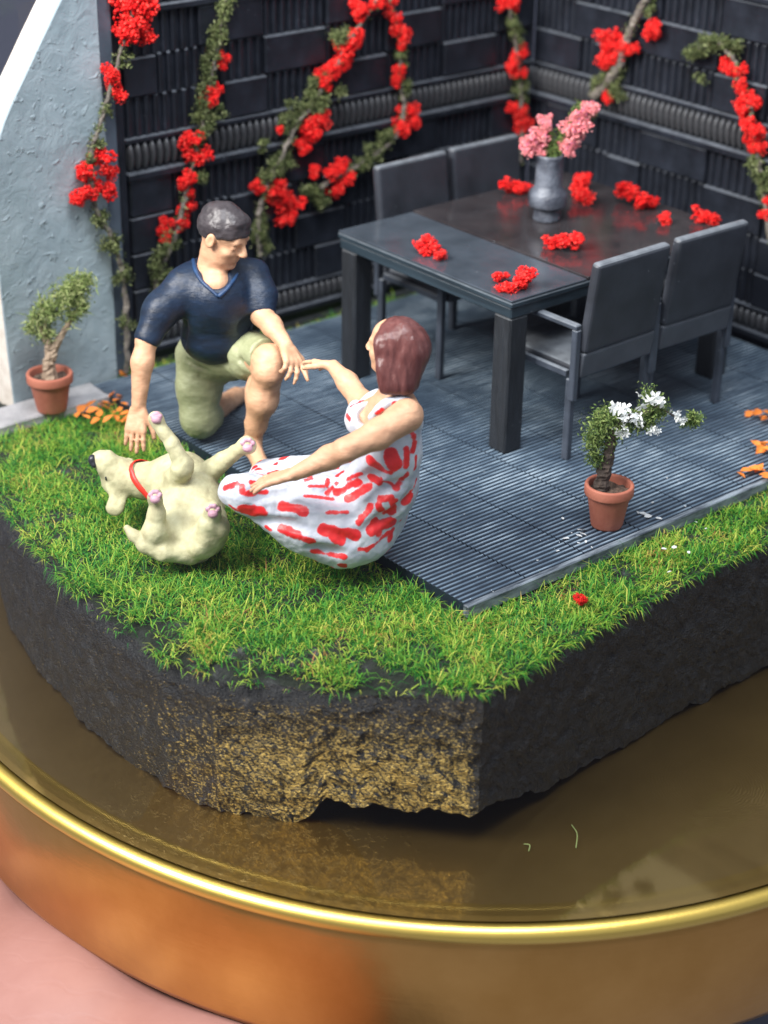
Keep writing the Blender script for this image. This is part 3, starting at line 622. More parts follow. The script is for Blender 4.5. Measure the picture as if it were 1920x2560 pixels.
vine('climbing rose hanging behind the left table corner, with a curled leafy end', [(960, -60), (985, 40), (1002, 110), (998, 180), (1010, 260), (1000, 320), (960, 370), (905, 410), (850, 440), (800, 470)],
     [(998, 145, .035, 240), (1012, 215, .035, 240), (965, 345, .045, 320), (925, 390, .045, 320), (905, 410, .04, 260), (780, 478, .05, 420), (800, 500, .04, 240)],
     [(978, 8, 36), (985, 40, 40), (1000, 82, 56), (1004, 105, 44), (993, 182, 46), (990, 205, 34), (1020, 280, 54), (1030, 308, 44), (1003, 325, 52), (845, 415, 48), (862, 440, 52), (822, 440, 44), (838, 480, 46), (790, 430, 40)], pA)
vine('climbing rose hanging in the fence corner above the pink flowers', [(1262, -60), (1275, 30), (1288, 100), (1300, 190), (1302, 260), (1305, 330), (1300, 400)],
     [(1284, 60, .04, 280), (1290, 90, .035, 220), (1305, 215, .04, 280), (1308, 240, .035, 200)],
     [(1262, 5, 52), (1280, 18, 46), (1300, 140, 58), (1285, 168, 52), (1300, 180, 44), (1278, 268, 36), (1300, 282, 48), (1298, 318, 52), (1310, 305, 42)], pA)
vine('climbing rose with a thick bare grey stem on the right fence', [(1655, -90), (1615, 0), (1585, 55), (1562, 110), (1545, 170), (1510, 215), (1480, 240)],
     [(1625, 20, .035, 160), (1540, 195, .05, 420), (1510, 205, .05, 420), (1490, 225, .045, 300), (1545, 225, .04, 220)],
     [(1520, 88, 56), (1518, 115, 46), (1555, 118, 52), (1575, 120, 46), (1520, 150, 54), (1545, 140, 50), (1625, 82, 58), (1638, 75, 44), (1520, 243, 38)], pB, .022)
vine('climbing rose arching down the far right fence, dense with red bunches', [(1720, 145), (1755, 118), (1800, 110), (1835, 150), (1850, 210), (1875, 270), (1885, 340), (1900, 420), (1912, 500), (1925, 600)],
     [(1725, 140, .03, 160), (1755, 115, .045, 360), (1790, 115, .05, 420), (1830, 125, .045, 380), (1752, 195, .03, 80), (1895, 405, .04, 300), (1905, 440, .045, 380), (1912, 470, .04, 260)],
     [(1820, 165, 50), (1845, 175, 46), (1850, 212, 42), (1868, 240, 46), (1862, 270, 54), (1880, 262, 44), (1872, 310, 48), (1890, 330, 52), (1880, 350, 42), (1895, 370, 40), (1916, 505, 34), (1918, 542, 36)], pB)

# loose red flower clumps
tz = .752
for lab, spots_ in (('single red flower clump near the left front edge of the table', [(1070, 622, 60, 1), (1098, 636, 36, 2)]), ('red flower clump with a small stray tuft at the table near corner', [(1302, 706, 62, 1), (1270, 716, 40, 2), (1252, 694, 36, 3)]),
                    ('wide red flower clump in the middle of the table', [(1385, 610, 56, 2), (1425, 608, 56, 3)]), ('round red flower clump left of the vase', [(1284, 470, 64, 0)]),
                    ('tall red flower clump just right of the vase', [(1452, 462, 60, 1), (1450, 492, 56, 2)]), ('broad red flower clump at the far table edge', [(1570, 494, 70, 3), (1612, 508, 64, 0)]),
                    ('small upright red flower tuft near the right table edge', [(1666, 545, 38, 1)]), ('red flower clump half hidden behind the right chair back', [(1758, 545, 56, 2), (1785, 540, 44, 0)])):
    c0 = onz(spots_[0][0], spots_[0][1]+14, tz); c0[2] = tz+ (.005 if c0[0] > 1.53 else -.002); c0[0] = min(c0[0], 2.54)
    v = thing('red_flower_clump', c0, lab, 'flower clump', 'red flower clumps lying about')
    for (u, w, px, k) in spots_:
        q = onz(u, w+14, c0[2]); q[0] = min(q[0], 2.55); s = px/505*.60; s *= 1.22; q[2] = c0[2]+s*.44; flower(v, 'flower', RED[k], q, s, .68)
c0 = onz(1452, 1512, -.02); v = thing('red_flower_clump', c0, 'tiny fallen red flower scrap lying on the grass strip', 'flower clump', 'red flower clumps lying about')
flower(v, 'flower', RED[1], c0+[0, 0, .02], .032); flower(v, 'flower', RED[2], onz(1440, 1493, .0), .024)

# ------------------------------------------------------------------ vase and pink flowers
vb = onz(1366, 548, .757); vb[2] = .757
va = thing('vase', vb, 'grey stone vase with a bulging waist holding pink flowers on the table', 'vase')
prof = [(.0, .0), (.066, 0.), (.068, .010), (.062, .050), (.064, .060), (.090, .072), (.095, .080), (.095, .132), (.090, .142), (.070, .165), (.066, .180), (.066, .30), (.070, .318), (.069, .330), (.056, .326), (.050, .25), (0, .24)]
part('body', *lathe(prof, 36, vb, .022), MAT['vase'], va, True)
bq = thing('pink_bouquet', vb+[0, 0, .25], 'two fluffy pink flower heads standing in the grey vase', 'flowers')
for u, w, px, k in ((1338, 352, 56, 0), (1322, 362, 44, 1), (1350, 370, 36, 1), (1360, 312, 36, 0), (1370, 296, 22, 1), (1428, 335, 54, 0), (1446, 305, 52, 1), (1472, 282, 42, 0), (1420, 365, 40, 1), (1485, 275, 28, 1)):
    flower(bq, 'flower_head', PINK[k], onv(u, w, vb, random.uniform(-.03, .03)), px/505*.78)
P = []
for a, b in (((1380, 385), (1345, 355)), ((1385, 385), (1405, 320)), ((1390, 385), (1440, 275)), ((1400, 370), (1490, 285)), ((1385, 390), (1368, 300)), ((1440, 262), (1485, 285))):
    p0, p1 = onv(*a, vb), onv(*b, vb, .03); t = rng.uniform(0, 1, 260)[:, None]; P.append(p0+(p1-p0)*t+rng.normal(0, .012, (260, 3)))
part('leaves', *leaf_bits(np.vstack(P), .009), MAT['bushg'], bq)
for a, b in (((1382, 420), (1340, 350)), ((1388, 420), (1430, 320)), ((1385, 420), (1370, 310))): part('stalk', *tube(catmull([onv(*a, vb), onv(*b, vb, .02)], 4), .006, 5), MAT['bushg'], bq)

# ------------------------------------------------------------------ potted plants
def pot(th, c, r, h):
    pr_ = [(0, 0), (r*.62, 0), (r*.65, .008), (r*.86, h*.72), (r*.87, h*.74), (r*.99, h*.77), (r, h*.80), (r, h*.97), (r*.97, h), (r*.86, h), (r*.83, h*.96), (r*.80, h*.80)]
    part('pot', *lathe(pr_, 40, c, .006), MAT['terracotta'], th, True)
    vs, fs = [], []
    n = 24; rings = 5
    for i in range(rings):
        for k in range(n):
            a = 2*math.pi*k/n; rr_ = r*.83*(i/(rings-1)); vs.append((c[0]+rr_*math.cos(a), c[1]+rr_*math.sin(a), c[2]+h*.84+.022*fbm((rr_*math.cos(a)+c[0], rr_*math.sin(a), 0), 28, 3)))
    for i in range(rings-1):
        for k in range(n): fs.append((i*n+k, i*n+(k+1) % n, (i+1)*n+(k+1) % n, (i+1)*n+k))
    part('soil', vs, fs, MAT['soil'], th)
pc = onz(1516, 1312, 0.); pc[2] = .0
pr = thing('potted_plant', pc, 'terracotta pot with a bent dark trunk and white blossoms at the deck edge', 'potted plant', 'potted plants')
pot(pr, pc, .104, .195)
q = lambda u, w, dn=0.: onv(u, w, pc, dn)
part('trunk', *tube(catmull([q(1503, 1228), q(1508, 1190), q(1518, 1150), q(1526, 1110), q(1535, 1075), q(1560, 1050), q(1605, 1035), q(1650, 1015)], 6), np.linspace(.034, .008, 43), 9, .22), MAT['bark'], pr)
part('trunk', *tube(catmull([q(1640, 1018), q(1665, 1028), q(1695, 1045), q(1735, 1050)], 5), .004, 5), MAT['bark'], pr)
P = []
for u, w, r, n in ((1490, 1145, .035, 420), (1488, 1105, .045, 650), (1497, 1070, .05, 750), (1520, 1045, .045, 600), (1560, 1060, .04, 450), (1600, 1050, .04, 500), (1622, 1045, .04, 420), (1645, 1025, .04, 420), (1530, 1100, .03, 220), (1620, 985, .03, 160), (1735, 1050, .030, 420), (1712, 1056, .02, 140)):
    P.append(q(u, w)+rng.normal(0, 1, (n, 3))*r*np.array((.55, .55, .6)))
P = np.vstack(P); part('foliage', *leaf_bits(P, .0072), MAT['bushg'], pr); part('moss_fibre', *blades(P[::4], .022), MAT['bushg'], pr)
for i, (u, w, s) in enumerate(((1546, 1025, .045), (1560, 1040, .034), (1588, 1045, .045), (1600, 1060, .034), (1555, 1075, .038), (1566, 1085, .028), (1622, 1000, .050), (1642, 1002, .040), (1634, 1074, .032), (1640, 1080, .020), (1684, 1036, .034), (1705, 1054, .026))):
    flower(pr, 'blossom', WHITE[i % 3], q(u, w, -.035), s)
lc = onz(130, 1022, -.0); lc[2] = -.002
pl = thing('potted_plant', lc, 'terracotta pot with a pale twisted bonsai trunk on the ledge by the wall', 'potted plant', 'potted plants')
pot(pl, lc, .110, .190)
q = lambda u, w, dn=0.: onv(u, w, lc, dn)
for pth, r0, r1 in (([(128, 955), (122, 915), (126, 880), (118, 850), (100, 820), (82, 790)], .036, .010), ([(126, 900), (140, 860), (165, 820), (185, 780)], .026, .008), ([(122, 880), (118, 840), (112, 800)], .018, .006)):
    cc = catmull([q(*p) for p in pth], 6); part('trunk', *tube(cc, np.linspace(r0, r1, len(cc)), 9, .22), MAT['pale_bark'], pl)
P = []
for u, w, r, n in ((95, 790, .05, 520), (80, 820, .04, 300), (115, 830, .05, 480), (130, 775, .06, 650), (160, 745, .065, 750), (190, 735, .06, 650), (205, 710, .05, 480), (218, 700, .035, 260), (200, 765, .05, 400), (110, 765, .045, 360), (178, 720, .05, 420), (182, 790, .04, 240)):
    n = int(n*.6); P.append(q(u, w)+rng.normal(0, 1, (n, 3))*r*np.array((.42, .42, .46)))
P = np.vstack(P); part('foliage', *leaf_bits(P[::2], .0080), MAT['palebush'], pl); part('moss_fibre', *blades(P, .030), MAT['palebush'], pl)

# ------------------------------------------------------------------ sculpting field: smooth unions of tapered limbs -> one continuous surface
class Field:
    def __init__(s, lo, hi, h):
        s.lo = np.asarray(lo, float); s.h = h; s.n = np.ceil((np.asarray(hi)-s.lo)/h).astype(int)+1; s.d = np.full(s.n, 1., np.float32)
        s.ax = [s.lo[i]+h*np.arange(s.n[i]) for i in range(3)]
    def region(s, lo, hi):
        i0 = np.maximum(0, np.floor((lo-s.lo)/s.h).astype(int)); i1 = np.minimum(s.n, np.ceil((hi-s.lo)/s.h).astype(int)+1)
        if (i1 <= i0).any(): return None, None
        sl = tuple(slice(a, b) for a, b in zip(i0, i1)); g_ = np.meshgrid(*[s.ax[i][sl[i]] for i in range(3)], indexing='ij', sparse=False); return sl, np.stack(g_, -1)
    def apply(s, fn, lo, hi, k, op):
        pad = k+4*s.h; sl, P = s.region(np.asarray(lo)-pad, np.asarray(hi)+pad)
        if sl is None: return
        b = fn(P); a = s.d[sl]
        if op == 'sub': b = -b
        if op == 'add':
            t = np.clip(.5+.5*(b-a)/k, 0, 1); s.d[sl] = b*(1-t)+a*t-k*t*(1-t)
        else:
            t = np.clip(.5-.5*(b-a)/k, 0, 1); s.d[sl] = b*(1-t)+a*t+k*t*(1-t)
    def cap(s, a, b, r1, r2=None, k=.02, flat=None, op='add'):
        a, b = np.asarray(a, float), np.asarray(b, float); r2 = r1 if r2 is None else r2; ba = b-a; L = max(ba@ba, 1e-9)
        def fn(P):
            q = P-a; t = np.clip((q@ba)/L, 0, 1); v = q-t[..., None]*ba
            if flat is not None:
                n_, sc = np.asarray(flat[0], float), flat[1]; c = v@n_; v = v+n_*(c*(1/sc-1))[..., None]; d = np.linalg.norm(v, axis=-1)-(r1+(r2-r1)*t); return d*(sc if sc < 1 else 1)
            return np.linalg.norm(v, axis=-1)-(r1+(r2-r1)*t)
        r = max(r1, r2)*(max(1, flat[1]) if flat else 1); s.apply(fn, np.minimum(a, b)-r, np.maximum(a, b)+r, k, op)
    def chain(s, pts, rad, k=.02, **kw):
        for i in range(len(pts)-1): s.cap(pts[i], pts[i+1], rad[i], rad[i+1], k, **kw)
    def ell(s, c, axes, rad, k=.02, op='add'):
        c = np.asarray(c, float); A = np.asarray(axes, float); rad = np.asarray(rad, float)
        def fn(P):
            q = (P-c)@A.T; k0 = np.linalg.norm(q/rad, axis=-1); k1 = np.linalg.norm(q/rad**2, axis=-1); return k0*(k0-1)/np.maximum(k1, 1e-6)
        R = rad.max(); s.apply(fn, c-R, c+R, k, op)
    def half(s, p, n, k=.004):
        "keep the side of the plane that n points away from"
        p, n = np.asarray(p, float), nrm(n); P = np.stack(np.meshgrid(*s.ax, indexing='ij'), -1); b = (P-p)@n; a = s.d
        t = np.clip(.5-.5*(b-a)/k, 0, 1); s.d = (b*(1-t)+a*t+k*t*(1-t)).astype(np.float32)
    def mesh(s):
        d = s.d; neg = d < 0
        c = [neg[i:neg.shape[0]-1+i, j:neg.shape[1]-1+j, l:neg.shape[2]-1+l] for i in (0, 1) for j in (0, 1) for l in (0, 1)]
        any_ = np.logical_or.reduce(c); all_ = np.logical_and.reduce(c); act = any_ & ~all_; I = np.argwhere(act)
        off = np.array([(i, j, l) for i in (0, 1) for j in (0, 1) for l in (0, 1)]); val = np.stack([d[I[:, 0]+o[0], I[:, 1]+o[1], I[:, 2]+o[2]] for o in off], 1)
        E = [(a, b) for a in range(8) for b in range(a+1, 8) if np.abs(off[a]-off[b]).sum() == 1]
        acc = np.zeros((len(I), 3)); cnt = np.zeros(len(I))
        for a, b in E:
            va_, vb_ = val[:, a], val[:, b]; x = (va_ < 0) != (vb_ < 0); t = np.where(x, va_/np.where(x, va_-vb_, 1), 0)[:, None]
            acc += np.where(x[:, None], off[a]+(off[b]-off[a])*t, 0); cnt += x
        V = s.lo+s.h*(I+acc/cnt[:, None]); idx = np.full(act.shape, -1, np.int64); idx[I[:, 0], I[:, 1], I[:, 2]] = np.arange(len(I)); F = []
        for ax in range(3):
            o1, o2 = (ax+1) % 3, (ax+2) % 3
            sl0 = [slice(None)]*3; sl1 = [slice(None)]*3; sl0[ax] = slice(0, -1); sl1[ax] = slice(1, None)
            ch = neg[tuple(sl0)] != neg[tuple(sl1)]; Q = np.argwhere(ch); Q = Q[(Q[:, o1] > 0) & (Q[:, o2] > 0) & (Q[:, o1] < act.shape[o1]) & (Q[:, o2] < act.shape[o2])]
            e1 = np.zeros(3, int); e1[o1] = 1; e2 = np.zeros(3, int); e2[o2] = 1
            g_ = lambda q: idx[q[:, 0], q[:, 1], q[:, 2]]
            quad = np.stack([g_(Q-e1-e2), g_(Q-e2), g_(Q), g_(Q-e1)], 1); fl = ~neg[Q[:, 0], Q[:, 1], Q[:, 2]]; quad[fl] = quad[fl][:, ::-1]; F.append(quad)
        return V, np.vstack(F)
def vnormals(V, F):
    n = np.cross(V[F[:, 2]]-V[F[:, 0]], V[F[:, 3]]-V[F[:, 1]]); N_ = np.zeros_like(V)
    for k in range(4): np.add.at(N_, F[:, k], n)
    return N_/np.maximum(np.linalg.norm(N_, axis=1), 1e-12)[:, None]
def roughen(V, F, terms):
    h = np.zeros(len(V))
    for amp, sc in terms:
        sc = np.broadcast_to(np.asarray(sc, float), (3,)); h += amp*np.array([mnoise.fractal(Vector(q), 1., 2., 2) for q in V*sc])
    return V+vnormals(V, F)*h[:, None]
def sculpt(name, fld, mat, parent=None, rough=()):
    V, F = fld.mesh()
    if rough: V = roughen(V, F, rough)
    if parent is None:
        c = V.mean(0); c[2] = V[:, 2].min(); return link(name, mesh(name, V-c, F, mat, True), None, tuple(c)), V, F
    return part(name, V, F, mat, parent, True), V, F

def rot_to(d, n, a): return nrm(d*math.cos(a)+n*math.sin(a))
def sculpt_hand(f, W_, D, Np, T, s=1., curl=(.25, .25, .3, .35), spread=.10, thumb=.7, k=.006, r=.0098):
    "wrist, finger direction, palm normal, thumb side; five separate fingers"
    D = nrm(D); Np = nrm(Np-D*(Np@D)); T = nrm(T-D*(T@D)-Np*(T@Np))
    for i in range(4):
        o = (1.5-i)*.0215*s; kn = W_+D*.088*s+T*o; f.cap(W_+D*.012*s+T*o*.55, kn, .0165*s, .0135*s, .010)
        L = (.074, .084, .078, .060)[i]*s; d = nrm(D+T*(1.5-i)*spread); p = kn; a = 0.
        for j, (fr, rr_) in enumerate(((.46, 1.), (.31, .92), (.23, .82))):
            a += curl[i]*(1., 1.2, .9)[j]; dd = rot_to(d, Np, a); e = p+dd*L*fr; f.cap(p, e, r*s*rr_, r*s*rr_*.93, k); p = e
    b = W_+D*.022*s+T*.022*s; m1 = b+nrm(D*.62+T*thumb+Np*.25)*.045*s; m2 = m1+nrm(D*.85+T*.35+Np*.3)*.034*s; m3 = m2+nrm(D+T*.12+Np*.35)*.026*s
    f.cap(b, m1, .017*s, .0125*s, .010); f.cap(m1, m2, .0122*s, .0105*s, k); f.cap(m2, m3, .0105*s, .0088*s, k)
def sculpt_head(f, c, Fd, Ud, s, ear=True):
    Fd = nrm(Fd); Ud = nrm(Ud-Fd*(Ud@Fd)); S = np.cross(Fd, Ud); A = (S, Fd, Ud); p = lambda x, y, z: c+S*x*s+Fd*y*s+Ud*z*s
    f.ell(p(0, -.05, .13), A, np.array((.325, .42, .37))*s, .01)
    f.ell(p(0, .10, -.14), A, np.array((.255, .275, .33))*s, .05*s)
    f.cap(p(-.10, .10, -.36), p(.10, .10, -.36), .13*s, None, .09*s); f.ell(p(0, .25, -.40), A, np.array((.11, .10, .085))*s, .06*s)
    f.cap(p(-.15, .315, .085), p(.15, .315, .085), .050*s, None, .06*s)
    for x in (-.135, .135): f.ell(p(x, .40, .005), A, np.array((.085, .07, .055))*s, .05*s, 'sub')
    for x in (-.135, .135): f.ell(p(x, .305, -.005), A, np.array((.065, .045, .040))*s, .02*s); f.ell(p(x*1.2, .22, -.12), A, np.array((.085, .09, .08))*s, .08*s)
    f.cap(p(0, .365, .05), p(0, .445, -.105), .032*s, .052*s, .045*s); 
    for x in (-.045, .045): f.ell(p(x, .40, -.125), A, np.array((.04, .05, .032))*s, .02*s)
    f.cap(p(-.075, .325, -.225), p(.075, .325, -.225), .026*s, None, .03*s); f.cap(p(-.06, .32, -.285), p(.06, .32, -.285), .030*s, None, .03*s)
    f.cap(p(-.055, .362, -.252), p(.055, .362, -.252), .010*s, None, .012*s, op='sub')
    if ear:
        for x in (-.335, .335):
            f.ell(p(x, -.03, -.02), A, np.array((.035, .085, .13))*s, .03*s); f.ell(p(x*1.12, -.01, -.01), A, np.array((.03, .045, .075))*s, .02*s, 'sub')
    return A, p

# ------------------------------------------------------------------ the man
VX = .0066
def man():
    hc = at(560, 588, 7.86); Fd = nrm(.80*RH-.46*DH-.36*UP); s = .272; FB = nrm(-DH+.25*RH)
    rsh, lsh = at(455, 706, 7.98), at(640, 684, 8.06); relb, rwri = at(367, 850, 7.95), at(346, 1018, 8.0); lelb, lwri = at(655, 788, 8.0), at(716, 864, 7.85)
    f = Field((-.60, 1.05, -.03), (.72, 2.35, 1.30), VX)
    A, p = sculpt_head(f, hc, Fd, UP, s)
    f.cap(at(528, 695, 8.0), hc-A[2]*.25*s-A[1]*.08*s, .070, .062, .03); f.cap(at(540, 712, 7.93), at(530, 692, 7.97), .064, .064, .03)
    f.cap(at(475, 726, 8.03), at(622, 708, 8.09), .052, None, .03); f.cap(at(548, 740, 8.02), at(545, 860, 8.25), .12, .11, .03)
    # arms
    f.chain([rsh, at(400, 780, 7.95), relb], [.050, .048, .046], .02); f.chain([relb, at(356, 905, 7.95), rwri], [.046, .048, .030], .02)
    f.chain([lsh, lelb], [.055, .050], .02); f.chain([lelb, at(680, 815, 7.94), lwri], [.046, .045, .030], .02)
    sculpt_hand(f, rwri, at(332, 1129, 8.0)-rwri, DH*1.0+RH*.25, RH-.2*DH, 1.14, (.10, .06, .08, .14), .05, .55)
    sculpt_hand(f, lwri, at(752, 950, 7.74)-lwri, -RH*.4+DH*.5-UP*.2, RH+.2*UP-.2*DH, 1.12, (.10, .42, .55, .75), .14, .8)
    # left leg
    kn = at(676, 905, 7.95); f.chain([at(600, 880, 8.2), kn], [.08, .072], .02); f.cap(kn, at(672, 930, 7.93), .070, .064, .03)
    f.chain([kn, at(656, 1000, 8.03), at(640, 1060, 8.12), at(631, 1108, 8.18)], [.066, .066, .045, .036], .03); f.ell(at(640, 985, 8.09), (RH, DH, UP), (.05, .05, .09), .04)
    hl, toe = onz(628, 1125, .036), onz(652, 1175, .02); hl = at(628, 1120, 8.24); toe = at(655, 1168, 8.06)
    f.cap(at(631, 1108, 8.18), hl, .036, .036, .02); f.cap(hl, toe, .036, .030, .025); f.cap(at(631, 1105, 8.17), toe, .032, .024, .03)
    for i in range(5):
        o = RH*(-.030+.015*i); f.cap(toe+o, toe+o+nrm(toe-hl)*(.042-.005*i if i else .045), .013 if i else .016, .010, .006)
    # right shin folded back on the deck
    rk = at(500, 1048, 8.42); ra = at(590, 985, 8.80); ra[2] = .052; f.chain([rk, ra], [.065, .042], .02); f.cap(ra, ra+nrm(ra-rk)*.10-UP*.012, .036, .030, .02); f.cap(ra, ra+UP*-.0+nrm(ra-rk)*.17-UP*.02, .03, .02, .02)
    o, _, _ = sculpt('person', f, MAT['skin'], None, ((.0022, 30.),)); tag(o, 'kneeling dark-haired man figurine in a navy shirt, hand reaching to the dog', 'person')
    # shirt
    f = Field((-.60, 1.3, .30), (.60, 2.3, 1.15), VX)
    f.cap(at(548, 745, 7.99), at(545, 838, 8.19), .140, .134, .03, (FB, .86)); f.cap(at(480, 722, 8.0), at(618, 706, 8.06), .069, None, .07); f.cap(at(515, 790, 8.06), at(580, 785, 8.06), .085, None, .08)
    f.cap(at(500, 690, 8.02), at(585, 680, 8.04), .08, None, .04)
    f.chain([rsh, at(402, 775, 7.955), at(370, 842, 7.95)], [.068, .067, .060], .06); f.chain([lsh, at(655, 740, 8.03), at(656, 778, 8.005)], [.060, .058, .055], .05)
    f.ell(at(540, 842, 8.15), (RH, DH, UP), (.158, .140, .115), .04)
    f.cap(at(470, 800, 8.02), at(455, 850, 8.1), .012, .02, .03, op='sub');
    for hem, dr_ in ((at(367, 856, 7.95), at(367, 856, 7.95)-at(398, 785, 7.955)), (at(656, 788, 8.0), at(657, 788, 8.0)-at(657, 740, 8.03))): f.ell(hem+nrm(dr_)*.125, (RH, DH, UP), (.13, .13, .13), .004, 'sub')
    f.cap(at(532, 640, 7.88), at(540, 682, 7.86), .082, .070, .012, op='sub'); f.cap(at(540, 682, 7.86), at(547, 714, 7.80), .060, .024, .012, op='sub')
    sh, V, F = sculpt('shirt', f, MAT['navy'], o, ((.005, 7.), (.0009, 40.)))
    bvh = BVHTree.FromPolygons([Vector(v) for v in V], [tuple(q) for q in F])
    def surf(u, v, out=.004):
        d = Vector(ray(u, v)).normalized(); h = bvh.ray_cast(Vector(CAM), d); return np.array(h[0])-np.array(d)*out if h[0] is not None else None
    for side in ([(484, 650), (489, 676), (502, 700), (522, 720), (546, 742)], [(546, 742), (566, 724), (582, 704), (595, 684)]):
        pts = [surf(u, v) for u, v in side]; pts = [q for q in pts if q is not None]
        if len(pts) > 1:
            c = catmull(pts, 5); part('collar', *tube(c, np.linspace(.011, .007, len(c)), 8, .08), MAT['collar'], sh, True)
    # shorts
    f = Field((-.40, 1.15, -.03), (.60, 2.2, .75), VX)
    f.ell(at(545, 872, 8.28), (RH, DH, UP), (.160, .140, .14), .03)
    f.chain([at(505, 885, 8.31), at(498, 960, 8.36), at(500, 1046, 8.42)], [.118, .100, .088], .04); f.cap(at(500, 1046, 8.42), at(520, 1040, 8.52), .086, .075, .03)
    f.chain([at(570, 885, 8.30), at(625, 890, 8.12), at(664, 893, 7.985)], [.120, .102, .086], .04); f.cap(at(620, 885, 8.05), at(660, 880, 7.97), .012, .016, .02)
    f.half(at(668, 902, 7.975), at(676, 904, 7.93)-at(600, 884, 8.2), .006)
    f.cap(at(540, 935, 8.1), at(560, 905, 8.1), .01, .02, .04, op='sub'); f.cap(at(470, 900, 8.2), at(515, 930, 8.19), .006, .008, .02, op='sub'); f.cap(at(600, 900, 8.0), at(640, 935, 7.98), .006, .010, .03, op='sub')
    sculpt('shorts', f, MAT['khaki'], o, ((.006, 10.), (.002, 40.)))
    # hair
    f = Field(hc-.24, hc+.26, .0055); S, Fh, Uh = A
    f.ell(p(0, -.06, .135), A, np.array((.350, .440, .395))*s, .01); f.ell(p(0, .16, .36), A, np.array((.24, .17, .12))*s, .06*s)
    for x in (-.30, .30): f.cap(p(x, .06, .10), p(x*1.02, .07, -.04), .045*s, .03*s, .02)
    f.half(p(0, .0, .02), -Uh*.90+Fh*.40, .006); 
    for x in (-.335, .335): f.ell(p(x, -.01, -.03), A, np.array((.06, .10, .14))*s, .02*s, 'sub')
    sculpt('hair', f, MAT['hair_dark'], o, ((.005, 17.), (.002, 50.)))
    return o
man()

